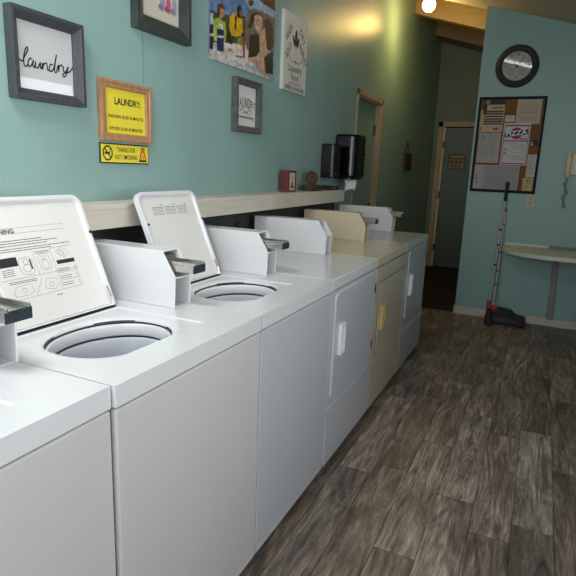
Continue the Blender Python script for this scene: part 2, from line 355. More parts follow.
CUR = [[(1.239, 1.692), (1.248, 1.697), (1.262, 1.692), (1.275, 1.686), (1.286, 1.702), (1.299, 1.723), (1.297, 1.731), (1.289, 1.721), (1.282, 1.698), (1.282, 1.676), (1.29, 1.673), (1.297, 1.681)], [(1.313, 1.698), (1.305, 1.699), (1.297, 1.685), (1.301, 1.674), (1.311, 1.681), (1.318, 1.696), (1.315, 1.681), (1.321, 1.674), (1.326, 1.693), (1.325, 1.679), (1.333, 1.675), (1.345, 1.693), (1.344, 1.677), (1.35, 1.678), (1.354, 1.694), (1.353, 1.674), (1.356, 1.688), (1.367, 1.696), (1.371, 1.689), (1.372, 1.676), (1.381, 1.675)], [(1.395, 1.695), (1.385, 1.694), (1.379, 1.68), (1.385, 1.673), (1.397, 1.683), (1.407, 1.711), (1.412, 1.73), (1.405, 1.704), (1.401, 1.677), (1.408, 1.674), (1.418, 1.699), (1.419, 1.677), (1.421, 1.692), (1.43, 1.701), (1.436, 1.695)], [(1.44, 1.698), (1.439, 1.683), (1.449, 1.682), (1.46, 1.7), (1.453, 1.679), (1.443, 1.665), (1.434, 1.668), (1.444, 1.678), (1.465, 1.684), (1.482, 1.703)]]
# ================================================================== SETTING
XR, YB, YF, XC, YE = 3.0, -1.4, 5.566, 0.878, 8.25
def zc(x): return 3.14-.28*x            # underside of the sloping ceiling
def zc2(x): return 3.36-.28*x           # corridor ceiling, one beam higher

# floor: planks along y, tone and grain offset stored per plank
bm = bmesh.new(); lay = bm.verts.layers.float_color.new('Col')
PW, PL = .156, .935
ends = {-1: 3.185, 0: 3.284, 1: 2.70, 2: 3.165, 3: 2.03, 4: 2.16, 5: 2.70, 6: 2.35}
SPOT = {(-1, 2.2): .68, (2, 2.2): .60, (3, 2.0): .58, (4, 2.2): .66, (4, 1.2): .42, (3, 1.1): .47, (5, 1.8): .43, (0, 2.3): .50, (2, 1.3): .56, (0, 1.4): .47}
rf = random.Random(11)
def plank(x0, x1, y0, y1, t):
    a, b = rf.random(), rf.random(); g = .0012
    top = [bm.verts.new(p) for p in ((x0+g,y0+g,0),(x1-g,y0+g,0),(x1-g,y1-g,0),(x0+g,y1-g,0))]
    bot = [bm.verts.new(p) for p in ((x0,y0,-.004),(x1,y0,-.004),(x1,y1,-.004),(x0,y1,-.004))]
    for v in top: v[lay] = (t, a, b, 1)
    for v in bot: v[lay] = (.08, a, b, 1)
    bm.faces.new(top)
    for i in range(4): bm.faces.new((bot[i], bot[(i+1) % 4], top[(i+1) % 4], top[i]))
k0 = math.floor((0-.98)/PW); k1 = math.ceil((XR-.98)/PW)
for k in range(k0, k1+1):
    x0, x1 = max(.98+PW*(k-0), 0), min(.98+PW*(k+1), XR)
    if x1-x0 < .01: continue
    e = ends.get(k, None)
    if e is None: e = rf.uniform(0, PL)
    n = math.floor((e-YB)/PL)+1; y = e-n*PL
    while y < 5.60:
        y0, y1 = max(y, YB), min(y+PL, 5.60)
        if y1-y0 > .01:
            t = rf.choice([.44, .48, .50, .53, .57])
            t = SPOT.get((k, round(y, 1)), t)
            plank(x0, x1, y0, y1, t)
        y += PL
box(bm, 0, XR, YB, 5.60, -.10, -.004)
for v in bm.verts:
    if v.co.z < -.0039 and v[lay][3] == 0: v[lay] = (.08, 0, 0, 1)
struct('floor', bm, FLOORM)
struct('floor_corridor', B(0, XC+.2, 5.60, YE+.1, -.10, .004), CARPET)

# left wall with the recessed door opening
DY0, DY1, DZ = 4.665, 5.405, 2.03
def wall_prism(y0, y1, z0, top):
    return prism(bmesh.new(), [(-.12, z0), (0, z0), (0, top), (-.12, top)], 'y', y0, y1)
bm = bmesh.new()
box(bm, -.15, 0, YB, DY0, -.1, 3.40); box(bm, -.15, 0, DY1, YE, -.1, 3.62); box(bm, -.15, 0, DY0, DY1, DZ, 3.40)
struct('wall_left', bm, TEAL)
d1 = struct('door_1', B(-.10, -.05, DY0, DY1, .01, DZ), DOORT, bevel=.002)
obj('door_casing', B(.0, .014, DY0-.035, DY0, 0, DZ+.045), CASING, d1, .003)
obj('door_casing', B(.0, .014, DY1, DY1+.045, 0, DZ+.045), CASING, d1, .003)
obj('door_casing', B(.0, .014, DY0-.035, DY1+.045, DZ, DZ+.046), CASING, d1, .003)
obj('door_jamb', B(-.11, .004, DY1-.018, DY1, 0, DZ), CASING, d1, .002)
obj('door_jamb', B(-.11, .004, DY0, DY0+.018, 0, DZ), CASING, d1, .002)
obj('door_jamb', B(-.11, .004, DY0, DY1, DZ-.018, DZ), CASING, d1, .002)
for z in (1.78, 1.02, .25):
    h = obj('hinge', tube(B(-.05, -.046, DY1-.06, DY1-.02, z-.045, z+.045), (-.044, DY1-.024, z-.05), (-.044, DY1-.024, z+.05), .008), HINGE, d1)

# corridor end wall with a door, dim store room behind
EX0, EX1, EZ = .125, .86, 2.045
bm = bmesh.new()
box(bm, 0, EX0, YE, YE+.12, -.1, 3.6); box(bm, EX1, XC+.3, YE, YE+.12, -.1, 3.6); box(bm, EX0, EX1, YE, YE+.12, EZ, 3.6)
box(bm, -.15, XC+.4, YE+.35, YE+.45, -.1, 3.6); box(bm, -.15, -.05, YE, YE+.35, -.1, 3.6); box(bm, XC+.3, XC+.4, YE, YE+.35, -.1, 3.6); box(bm, -.15, XC+.4, YE, YE+.45, 3.45, 3.6); box(bm, -.15, XC+.4, YE, YE+.45, -.1, 0)
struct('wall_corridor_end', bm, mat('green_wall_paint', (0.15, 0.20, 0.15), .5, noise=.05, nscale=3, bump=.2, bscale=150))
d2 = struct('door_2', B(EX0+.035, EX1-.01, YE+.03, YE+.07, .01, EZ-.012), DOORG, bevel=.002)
obj('door_casing', B(.06, EX0, YE-.015, YE+.01, 0, EZ+.07), CASING, d2, .003)
obj('door_casing', B(EX1, EX1+.065, YE-.015, YE+.01, 0, EZ+.07), CASING, d2, .003)
obj('door_casing', B(.06, EX1+.065, YE-.015, YE+.01, EZ, EZ+.07), CASING, d2, .003)
obj('gap_light_strip', B(EX0, EX0+.033, YE+.028, YE+.05, 0, EZ), PALEC, d2)  # pale strip painted for the light showing through the hinge gap
for z in (1.80, 1.08, .3):
    obj('hinge', B(EX0+.012, EX0+.04, YE+.012, YE+.03, z-.05, z+.05), HINGE, d2)
# far wall, its corridor side, right wall, rear wall
bm = prism(bmesh.new(), [(XC, -.1), (XR+.2, -.1), (XR+.2, zc(XR+.2)+.1), (XC, zc(XC)+.1)], 'y', YF, YF+.14)
struct('wall_far', bm, TEAL)
struct('wall_corridor_right', B(XC, XC+.14, YF+.14, YE+.12, -.1, 3.5), TEAL)
W1 = (-.75, 2.25, 1.0, 2.12); W2 = (3.4, 4.6, 1.95, 2.18)
bm = bmesh.new()
box(bm, XR, XR+.14, YB, W1[0], -.1, 2.5); box(bm, XR, XR+.14, W1[1], W2[0], -.1, 2.5); box(bm, XR, XR+.14, W2[1], YF+.14, -.1, 2.5)
for W in (W1, W2):
    box(bm, XR, XR+.14, W[0], W[1], -.1, W[2]); box(bm, XR, XR+.14, W[0], W[1], W[3], 2.5)
struct('wall_right', bm, TEAL)
W3 = (.2, 2.5, 1.10, 2.38)
bm = bmesh.new()
box(bm, -.15, W3[0], YB-.14, YB, -.1, 3.5); box(bm, W3[1], XR+.2, YB-.14, YB, -.1, 3.5)
box(bm, W3[0], W3[1], YB-.14, YB, -.1, W3[2]); box(bm, W3[0], W3[1], YB-.14, YB, W3[3], 3.5)
struct('wall_rear', bm, TEAL)
def window(n, x, W, side):
    y0, y1, z0, z1 = W; t = .045
    bm = bmesh.new()
    if side == 'x':
        box(bm, x, x+.06, y0, y1, z0, z0+t); box(bm, x, x+.06, y0, y1, z1-t, z1)
        box(bm, x, x+.06, y0, y0+t, z0, z1); box(bm, x, x+.06, y1-t, y1, z0, z1)
        if n == 1:
            for q in (1/3, 2/3): box(bm, x, x+.06, y0+(y1-y0)*q-.02, y0+(y1-y0)*q+.02, z0, z1)
    else:
        box(bm, y0, y1, x, x+.06, z0, z0+t); box(bm, y0, y1, x, x+.06, z1-t, z1)
        box(bm, y0, y0+t, x, x+.06, z0, z1); box(bm, y1-t, y1, x, x+.06, z0, z1)
        box(bm, (y0+y1)/2-.02, (y0+y1)/2+.02, x, x+.06, z0, z1)
    return struct('window_%d' % n, bm, BASEB)
window(1, XR+.04, W1, 'x'); window(2, XR+.04, W2, 'x'); window(3, YB-.1, W3, 'y')
# ceilings
bm = prism(bmesh.new(), [(-.15, zc(-.15)), (XR+.2, zc(XR+.2)), (XR+.2, zc(XR+.2)+.20), (-.15, zc(-.15)+.20)], 'y', YB-.14, YF+.14)
struct('ceiling', bm, CEIL)
bm = bmesh.new(); y = YF+.14
while y < YE+.12:
    prism(bm, [(-.15, zc2(-.15)), (XC+.14, zc2(XC+.14)), (XC+.14, zc2(XC+.14)+.06), (-.15, zc2(-.15)+.06)], 'y', y+.004, y+.136)
    y += .14
prism(bm, [(-.15, zc2(-.15)+.03), (XC+.14, zc2(XC+.14)+.03), (XC+.14, zc2(XC+.14)+.12), (-.15, zc2(-.15)+.12)], 'y', YF+.1, YE+.12)
struct('ceiling_corridor', bm, PLANK)
def beam(n, y0, y1, zl, zh, m):
    return struct(n, prism(bmesh.new(), [(0, zl), (XC, zl-.285*XC), (XC, zh-.285*XC), (0, zh)], 'y', y0, y1), m, bevel=.004)
beam('trim_1', 6.50, 6.60, 3.127, 3.36, BEAM)
beam('trim_2', 7.75, 8.10, 3.175, 3.36, SOFF)
beam('trim_3', 8.215, 8.25, 3.20, 3.36, SOFF)
# baseboards
struct('baseboard_far', B(XC, XR, YF-.014, YF, 0, .075), BASEB, bevel=.004)
struct('baseboard_corridor', B(XC-.012, XC, YF+.002, YE, 0, .075), BASEB, bevel=.003)
struct('baseboard_end', B(0, .06, YE-.012, YE, 0, .09), SOFF, bevel=.003)
struct('baseboard_left', B(0, .012, DY1+.05, YE-.015, 0, .09), SOFF, bevel=.003)
# panel seam of the left wall (a thin batten of caulk)
struct('trim_4', B(0, .0015, 1.862, 1.8655, 1.70, 3.1), mat('seam_grey', (0.16, 0.27, 0.26), .6))

# ================================================================== LAUNDRY MACHINES
H, F, XB, ZB = .925, .78, .08, .03
def rring(bm, cx, cy, x0, x1, y0, y1, z, N=72, expo=None):
    """ring of N points round (cx,cy): rectangle with exact corners, or a superellipse"""
    pts = []
    for k in range(N):
        t = 2*PI*k/N; dx, dy = math.cos(t), math.sin(t)
        if expo:
            mx, my, ax, ay = (x0+x1)/2, (y0+y1)/2, (x1-x0)/2, (y1-y0)/2
            q = (abs(dx)**expo+abs(dy)**expo)**(-1/expo); pts.append([mx+ax*dx*q, my+ay*dy*q])
        else:
            q = min(((x1-cx)/dx) if dx > 1e-9 else 1e9, ((x0-cx)/dx) if dx < -1e-9 else 1e9, ((y1-cy)/dy) if dy > 1e-9 else 1e9, ((y0-cy)/dy) if dy < -1e-9 else 1e9)
            pts.append([cx+dx*q, cy+dy*q])
    if not expo:
        for c in ((x0, y0), (x1, y0), (x1, y1), (x0, y1)):
            k = min(range(N), key=lambda i: (pts[i][0]-c[0])**2+(pts[i][1]-c[1])**2); pts[k] = list(c)
    return [bm.verts.new((a, b, z)) for a, b in pts]
def bridge(bm, A, C):
    for i in range(len(A)):
        j = (i+1) % len(A); bm.faces.new((A[i], A[j], C[j], C[i]))
def coin_box(t, y1, wd, m, z0=H, slide=True):
    """long coin-meter box lying on the machine top, front cut at a slant, open vault below"""
    y0 = y1-wd; e = .006; dz = z0-H
    bm = bmesh.new(); prof = [(.06, .9255+dz), (.06, 1.112+dz), (.458, 1.112+dz), (.509, 1.03+dz), (.505, .9255+dz)]
    prism(bm, prof, 'y', y0, y0+e); prism(bm, prof, 'y', y1-e, y1)
    box(bm, .06, .458, y0+e, y1-e, 1.106+dz, 1.112+dz)       # top
    box(bm, .06, .066, y0+e, y1-e, .9255+dz, 1.106+dz)        # back
    box(bm, .40, .406, y0+e, y1-e, .9255+dz, 1.106+dz)         # inner plate
    box(bm, .406, .508, y0+e, y1-e, 1.022+dz, 1.028+dz)       # divider
    box(bm, .406, .500, y0+e, y1-e, .9255+dz, .929+dz)       # vault floor
    cb = obj('coin_box', bm, m, t, bevel=.0015, seg=1)
    obj('vault_latch', tube(B(.406, .425, y0+.02, y0+.035, .93+dz, .99+dz), (.406, y0+.06, .955+dz), (.44, y0+.06, .955+dz), .006), COINM, cb)
    if slide:
        ym = (y0+y1)/2+.002
        bm = B(.407, .452, y0+.010, y1-.010, 1.032+dz, 1.095+dz)
        obj('coin_mechanism', bm, COINM, cb, bevel=.003)
        bm = B(.45, .570, ym-.033, ym+.033, 1.046+dz, 1.070+dz); box(bm, .45, .575, ym-.033, ym-.027, 1.070+dz, 1.080+dz); box(bm, .45, .57, ym+.027, ym+.033, 1.070+dz, 1.080+dz)
        sl = obj('coin_slide', bm, CHROME, cb, bevel=.0015)
        obj('slide_label', B(.5698, .5722, ym-.034, ym+.034, 1.045+dz, 1.072+dz), COINL, sl, bevel=.0008)
    return cb
def grid_lip(bm, x0, x1, y0, y1, z):
    pass

def washer(label, y0, y1, m_top, m_front, lid=None, hole=None, recess=None, box_w=.09, lid_print=None):
    t = thing('washing_machine', label, 'washing machine', ((XB+F)/2, (y0+y1)/2, 0), 'coin-operated top-load washers')
    g = .0025
    ya, yb = y0+g, y1-g
    # cabinet: hollow behind the tub is hidden; keep it as four walls so the tub can be seen through the hole
    bm = bmesh.new()
    prism(bm, [(XB, ya), (F, ya), (F, yb), (XB, yb)], 'z', ZB, ZB+.02)
    box(bm, F-.02, F, ya, yb, ZB+.02, .868); box(bm, XB, XB+.02, ya, yb, ZB+.02, .868)
    box(bm, XB+.02, F-.02, ya, ya+.012, ZB+.02, .868); box(bm, XB+.02, F-.02, yb-.012, yb, ZB+.02, .868)
    obj('cabinet', bm, m_front, t, bevel=.012, seg=4)
    obj('toe_base', B(XB+.03, F-.05, ya+.02, yb-.02, .002, ZB), DARK, t)
    for sx in (XB+.06, F-.09):
        for sy in (ya+.05, yb-.05): obj('foot', tube(bmesh.new(), (sx, sy, 0), (sx, sy, ZB), .018, .014), BLACK, t)
    hx0, hx1, hy0, hy1 = hole; rx0, rx1, ry0, ry1 = recess; cx, cy = (hx0+hx1)/2, (hy0+hy1)/2
    bm = bmesh.new(); N = 72; R = lambda *a, **k: rring(bm, cx, cy, *a, **k)
    rings = [R(XB, F, ya, yb, .873), R(XB, F, ya, yb, H), R(rx0, rx1, ry0, ry1, H), R(rx0+.005, rx1-.007, ry0+.005, ry1-.007, H-.004),
             R(hx0-.016, hx1+.016, hy0-.016, hy1+.016, H-.005, expo=2.6), R(hx0-.005, hx1+.005, hy0-.005, hy1+.005, H-.0065, expo=2.4), R(hx0, hx1, hy0, hy1, H-.011, expo=2.3), R(hx0+.001, hx1-.001, hy0+.001, hy1-.001, .909, expo=2.3)]
    for A, C in zip(rings, rings[1:]): bridge(bm, A, C)
    R0 = R(XB+.03, F-.03, ya+.03, yb-.03, .873); bridge(bm, R0, rings[0])
    top = obj('top_panel', bm, m_top, t, bevel=.006, seg=3)
    # tub ring, gaskets and basket seen through the opening
    mx, my = (hx0+hx1)/2, (hy0+hy1)/2; rr = max(hx1-hx0, hy1-hy0)/2; fx = (hx1-hx0)/(2*rr)
    def ring_part(name, prof, m, close=True):
        bm = bmesh.new(); lathe(bm, prof, (mx, my, 0), (0, 0, 1), n=64, close=close)
        for v in bm.verts: v.co.x = mx+(v.co.x-mx)*fx
        obj(name, bm, m, t, smooth=True)
    ring_part('gasket', [(rr+.004, .912), (rr+.010, .912), (rr+.010, .900), (rr+.004, .900)], BLACK)
    ring_part('tub_ring', [(rr+.010, .902), (rr-.002, .902), (rr-.004, .898), (rr-.005, .870), (rr-.003, .866), (rr+.010, .866)], WHITE)
    ring_part('gasket', [(rr+.006, .8655), (rr-.001, .8655), (rr-.001, .860), (rr+.006, .860)], BLACK)
    ring_part('balance_ring', [(rr+.006, .8595), (rr-.006, .8595), (rr-.010, .855), (rr-.012, .80), (rr-.016, .792), (rr+.006, .79)], RINGM)
    ring_part('basket', [(rr+.006, .788), (rr-.010, .788), (rr-.012, .78), (rr-.012, .45), (rr-.03, .43), (.06, .42), (.045, .44), (.035, .70), (.016, .74), (0, .745)], GREYIN, False)
    obj('seam_gasket', B(F-.025, F-.008, ya+.008, yb-.008, .867, .8735), BLACK, t)
    if lid:
        ly0, ly1 = lid; xh, zh, xt, zt = .327, .932, .184, 1.278
        d = Vector((xt-xh, 0, zt-zh)); Lh = d.length; V = d.normalized()
        # plane whose normal faces the room and up: O at lower left of the inner face
        pl = Plane((xh, ly0, zh), (0, 1, 0), V); W = ly1-ly0
        def rr_pts(w0, w1, h0, h1, rad, n=6):
            out = []
            for (cx_, cy_, a0) in ((w1-rad, h1-rad, 0), (w0+rad, h1-rad, PI/2)):
                out += [(cx_+rad*math.cos(a0+i*PI/2/n), cy_+rad*math.sin(a0+i*PI/2/n)) for i in range(n+1)]
            out += [(w0+.0, h0), (w1, h0)]
            return out
        bm = bmesh.new(); P0 = rr_pts(0, W, 0, Lh, .034); P1 = rr_pts(.012, W-.012, .004, Lh-.012, .028); P2 = rr_pts(.018, W-.018, .006, Lh-.019, .024)
        r0 = [bm.verts.new(pl.p(a, b, -.016)) for a, b in P0]; r1 = [bm.verts.new(pl.p(a, b, .006)) for a, b in P0]
        r2 = [bm.verts.new(pl.p(a, b, .006)) for a, b in P1]; r3 = [bm.verts.new(pl.p(a, b, -.005)) for a, b in P2]
        bm.faces.new(r0[::-1]); bridge(bm, r0, r1); bridge(bm, r1, r2); bridge(bm, r2, r3); bm.faces.new(r3)
        ld = obj('lid', bm, m_top, t, bevel=.002, seg=2)
        bm = bmesh.new(); bm.faces.new([bm.verts.new(pl.p(a, b, -.0046)) for a, b in rr_pts(.020, W-.020, .008, Lh-.021, .022)])
        ext = bmesh.ops.extrude_face_region(bm, geom=bm.faces[:]); bmesh.ops.translate(bm, verts=[v for v in ext['geom'] if isinstance(v, bmesh.types.BMVert)], vec=pl.N*.001)
        obj('inner_liner', bm, OFFW, ld)
        for sy in (0.006, W-.022):
            bm = bmesh.new(); path(bm, [pl.p(sy+.008, .0, .004), pl.p(sy+.008, .03, .010), pl.p(sy+.008, .065, .006)], .0035)
            obj('hinge', bm, CHROME, ld)
        for sy in ((.012, W-.006) if not lid_print == 'warning' else (W-.006,)):
            obj('bumper', tube(bmesh.new(), pl.p(sy, Lh*.66, .002), pl.p(sy, Lh*.66, .0095), .005), BLACK, ld)
        obj('hinge_gap_shade', prism(bmesh.new(), [(xh-.012, H-.005), (xh+.006, H-.005), (xh+.006, H+.003), (xh-.012, H+.003)], 'y', ly0, ly1), BLACK, t)  # black strip in place of the shadow between lid and top
        if lid_print: lid_print_fn(ld, Plane(pl.p(0, 0, -.0036), pl.U, pl.V), W, Lh, lid_print)
    coin_box(t, y1-.003, box_w, WHITE)
    return t

def lid_print_fn(ld, pl, W, Lh, kind):
    R = random.Random(3)
    if kind == 'warning':
        base = pl
        class Squeezed:
            O, U, V, N = base.O, base.U, base.V, base.N
            def p(s, a, b, h=0): return base.p(.105+(a-.065)*.765, .286-(.2735-b)*.81, h)
        pl = Squeezed()
        bm = bmesh.new()
        x0 = .065; x1 = W-.055
        text_bm(bm, 'WARNING', pl, x0+.0525, .262, .022, .0004, width=.12, thick=.03)
        rect(bm, pl, x0+.04, x1, .2735, .2742, .0004); rect(bm, pl, x0, x1+.005, .2535, .2542, .0004)
        for i, b in enumerate((.229, .220, .211, .200, .192)): scrib(bm, pl, x0, x1-(.12, .05, .10, 0, .09)[i], b, .0026, .0004, R)
        rect(bm, pl, x0+.005, x0+.085, .140, .172, .0004)                       # black panel
        for b in (.134, .127, .120, .113): scrib(bm, pl, x0+.012, x0+.06, b-.004, .0022, .0004, R)
        rect(bm, pl, x0+.253, x1-.002, .122, .137, .0004)                       # black bar
        for b in (.104, .096, .076, .068, .050, .042): scrib(bm, pl, x0+.245, x0+.30, b, .0022, .0004, R)
        for b in (.180, .174): scrib(bm, pl, x0+.17, x0+.235, b, .0022, .0004, R)
        for b in (.086, .080): scrib(bm, pl, x0+.025, x0+.14, b, .0022, .0004, R)
        def line(*p): stroke(bm, pl, p, .0009, .0004)
        line((x0+.16, .186), (x0+.16, .095)); line((x0+.24, .190), (x0+.24, .03)); line((x0, .095), (x0+.24, .098), (x1, .10))
        line((x0, .022), (x1, .030)); line((x0+.245, .090), (x1, .090)); line((x0+.245, .061), (x1, .061)); line((x0+.12, .03), (x0+.165, .085))
        line((x0+.24, .186), (x1, .188))
        def loop(cx, cy, a, b, e=2.0, n=20):
            pts = [(cx+a*math.copysign(abs(math.cos(t))**(2/e), math.cos(t)), cy+b*math.copysign(abs(math.sin(t))**(2/e), math.sin(t))) for t in [2*PI*k/n for k in range(n+1)]]
            stroke(bm, pl, pts, .0010, .0004)
        loop(x0+.118, .135, .030, .032, 3); loop(x0+.118, .127, .016, .014); loop(x0+.118, .150, .010, .010)
        poly(bm, pl, [(x0+.135, .122), (x0+.141, .120), (x0+.141, .156), (x0+.134, .158)], .0005)
        loop(x0+.200, .140, .026, .030, 3); loop(x0+.200, .132, .015, .016); loop(x0+.198, .155, .008, .007)
        line((x0+.262, .168), (x0+.29, .186), (x0+.325, .160), (x0+.300, .143), (x0+.262, .168)); line((x0+.28, .176), (x0+.305, .150)); loop(x0+.287, .164, .010, .012)
        line((x0+.03, .048), (x0+.05, .070), (x0+.105, .072), (x0+.115, .045), (x0+.09, .034), (x0+.035, .036), (x0+.03, .048)); loop(x0+.075, .053, .010, .008)
        line((x0+.165, .045), (x0+.18, .078), (x0+.225, .076), (x0+.228, .05), (x0+.205, .036), (x0+.165, .045)); loop(x0+.198, .056, .010, .007)
        for b in (.108, .080, .050): loop(x1-.008, b-.006, .005, .007)
        scrib(bm, pl, x0+.205, x0+.232, .012, .0028, .0004, R)
        obj('warning_print', bm, INK, ld)
    else:
        bm = bmesh.new()
        for c in (0, 1, 2):
            a = .075+c*.076
            for i in range(6): scrib(bm, pl, a, a+.066, Lh-.058-.0058*i-.004, .0022 if i else .0036, .0004, R)
            rect(bm, pl, a+.058, a+.066, Lh-.054, Lh-.049, .0004)
        obj('instruction_print', bm, GREYINK, ld)

def dryer(label, y0, y1, m_top, m_front, m_box, door, panel_z, handle, m_handle, slide=True, header=None, hinges=True, box_w=.09):
    t = thing('clothes_dryer', label, 'clothes dryer', ((XB+F)/2, (y0+y1)/2, 0), 'coin-operated front-load dryers')
    g = .0025; ya, yb = y0+g, y1-g
    obj('cabinet', B(XB, F-.002, ya, yb, ZB+.01, .868), m_front, t, bevel=.006, seg=3)
    obj('toe_base', B(XB+.03, F-.05, ya+.02, yb-.02, .002, ZB+.01), DARK, t)
    for sx in (XB+.06, F-.09):
        for sy in (ya+.05, yb-.05): obj('foot', tube(bmesh.new(), (sx, sy, 0), (sx, sy, ZB+.01), .018, .014), BLACK, t)
    obj('top_panel', B(XB, F, ya, yb, .872, H), m_top, t, bevel=.006, seg=3)
    obj('lower_panel', B(F-.004, F+.002, ya+.004, yb-.004, ZB, panel_z), m_front, t, bevel=.003)
    obj('panel_edge', B(F+.001, F+.0035, ya+.006, yb-.006, panel_z-.003, panel_z+.001), WHITE if m_front is not CREAMF else CREAM, t)
    obj('seam_gasket', B(XB+.02, F-.008, ya+.008, yb-.008, .867, .873), BLACK, t)
    if header: obj('header_panel', B(F-.004, F+.003, ya+.004, yb-.004, header, .868), m_front, t, bevel=.002)
    dy0, dy1, dz0, dz1 = door; rad = .03
    bm = bmesh.new(); pts = []
    for cx_, cz_, a0 in ((dy1-rad, dz1-rad, 0), (dy0+rad, dz1-rad, PI/2), (dy0+rad, dz0+rad, PI), (dy1-rad, dz0+rad, 1.5*PI)):
        pts += [(cx_+rad*math.cos(a0+i*PI/12), cz_+rad*math.sin(a0+i*PI/12)) for i in range(7)]
    prism(bm, pts, 'x', F-.003, F+.005)
    dr = obj('door', bm, m_front, t, bevel=.002, seg=2)
    bm = bmesh.new(); grow = .003
    cy_, cz_ = (dy0+dy1)/2, (dz0+dz1)/2
    pts2 = [(cy_+(a-cy_)*(1+grow*2/(dy1-dy0)), cz_+(b-cz_)*(1+grow*2/(dz1-dz0))) for a, b in pts]
    prism(bm, pts2, 'x', F-.004, F+.0004)
    obj('door_seal', bm, mat('pale_seal', (.70, .71, .73), .4) if m_front is not CREAMF else mat('dark_seam', (.12, .10, .07), .6), t)
    hy0, hy1, hz0, hz1 = handle; X = F+.005; e = .011
    bm = bmesh.new(); box(bm, X-.001, X+.016, hy0, hy0+e, hz0, hz1); box(bm, X-.001, X+.016, hy1-e, hy1, hz0, hz1); box(bm, X-.001, X+.016, hy0+e, hy1-e, hz1-e, hz1); box(bm, X-.001, X+.016, hy0+e, hy1-e, hz0, hz0+e)
    box(bm, X-.001, X+.002, hy0+e, hy1-e, hz0+e, hz1-e)
    obj('handle', bm, m_handle, dr, bevel=.003)
    if hinges:
        for z in (dz0+.09, dz1-.09): obj('hinge', B(F-.002, F+.008, dy1+.004, dy1+.018, z-.022, z+.022), HINGE, dr, bevel=.002)
    coin_box(t, y1-.003, box_w, m_box, slide=slide)
    return t

Y = (.135, .813, 1.480, 2.134, 2.834, 3.553, 4.272)
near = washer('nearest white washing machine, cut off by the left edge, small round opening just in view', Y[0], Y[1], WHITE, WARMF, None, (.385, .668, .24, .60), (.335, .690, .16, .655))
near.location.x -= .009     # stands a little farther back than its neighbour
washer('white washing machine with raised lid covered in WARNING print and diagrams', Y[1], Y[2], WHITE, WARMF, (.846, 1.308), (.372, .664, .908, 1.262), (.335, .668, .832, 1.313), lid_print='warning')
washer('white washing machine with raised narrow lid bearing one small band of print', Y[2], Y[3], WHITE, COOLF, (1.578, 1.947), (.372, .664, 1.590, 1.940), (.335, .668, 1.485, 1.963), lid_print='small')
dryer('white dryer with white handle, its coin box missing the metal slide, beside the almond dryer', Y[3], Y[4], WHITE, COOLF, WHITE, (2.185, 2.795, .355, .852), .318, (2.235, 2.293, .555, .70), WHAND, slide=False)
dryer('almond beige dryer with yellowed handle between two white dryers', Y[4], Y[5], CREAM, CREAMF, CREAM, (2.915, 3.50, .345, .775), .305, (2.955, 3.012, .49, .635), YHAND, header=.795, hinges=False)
dryer('farthest greyish white dryer, last in the row by the corridor', Y[5], Y[6], GREYW, mat('grey_cabinet_enamel_shaded', (0.44, 0.455, 0.47), .2), WHITE, (3.635, 4.20, .385, .862), .298, (3.672, 3.730, .55, .695), WHAND)  # front enamel is the grey top colour, shaded darker
struct('shelf_shade_panel', B(0, .012, YB, 4.2, .25, 1.148), DARK)  # dark panel added in place of the deep shadow under the shelf
# hoses and outlets in the gap under the shelf
for i, (yy, m) in enumerate(((2.42, REDW), (2.62, WALNUT))):
    o = obj('water_hose', path(bmesh.new(), [(.02, yy, 1.08), (.035, yy+.01, 1.02), (.04, yy+.06, .93), (.035, yy+.1, .70), (.03, yy+.08, .35)], .014), m, smooth=True); recentre(o)
    tag(o, ['dark red water hose hanging behind the white dryer under the shelf', 'brown water hose hanging behind the white dryer under the shelf'][i], 'hose')
# ================================================================== SHELF ON THE LEFT WALL
bm = B(.0, .15, YB+.3, 4.03, 1.218, 1.236); box(bm, .132, .15, YB+.3, 4.03, 1.150, 1.218); box(bm, 0, .132, 4.012, 4.03, 1.150, 1.218)
t = obj('wall_shelf', bm, SHELFM, bevel=.002); tag(t, 'long cream wooden shelf board running along the teal wall above the machines', 'shelf')
ST = 1.2365
def frame_bm(y0, y1, z0, z1, wd, depth, inner, back=.001):
    """picture frame on the left wall: outer profile rises to `depth`, slopes in to `inner`"""
    bm = bmesh.new(); L = []
    for (o, x) in ((0, back), (0, depth), (wd*.35, depth), (wd*.45, depth-.004), (wd*.9, inner+.004), (wd, inner), (wd, back)):
        L.append([bm.verts.new((x, a, b)) for a, b in ((y0+o, z0+o), (y1-o, z0+o), (y1-o, z1-o), (y0+o, z1-o))])
    for A, C in zip(L, L[1:]+[L[0]]): bridge(bm, A, C)
    return bm
# script "laundry" frame
t = thing('picture_frame', 'grey framed glossy print reading laundry in cursive, leftmost on the teal wall', 'framed sign', (0.0, 1.37, 1.571), 'laundry pictures on the left wall')
obj('frame', frame_bm(1.226, 1.514, 1.571, 1.842, .034, .036, .016), FRAMEG, t, bevel=.001)
obj('print', B(.002, .010, 1.245, 1.495, 1.592, 1.822), GLOSSP, t)
bm = bmesh.new(); P = Plane((.0102, 0, 0), (0, 1, 0), (0, 0, 1))
for s in CUR:
    sp = spline(s, 6); stroke(bm, P, sp, .0048, .0004)
obj('lettering', bm, INK, t)
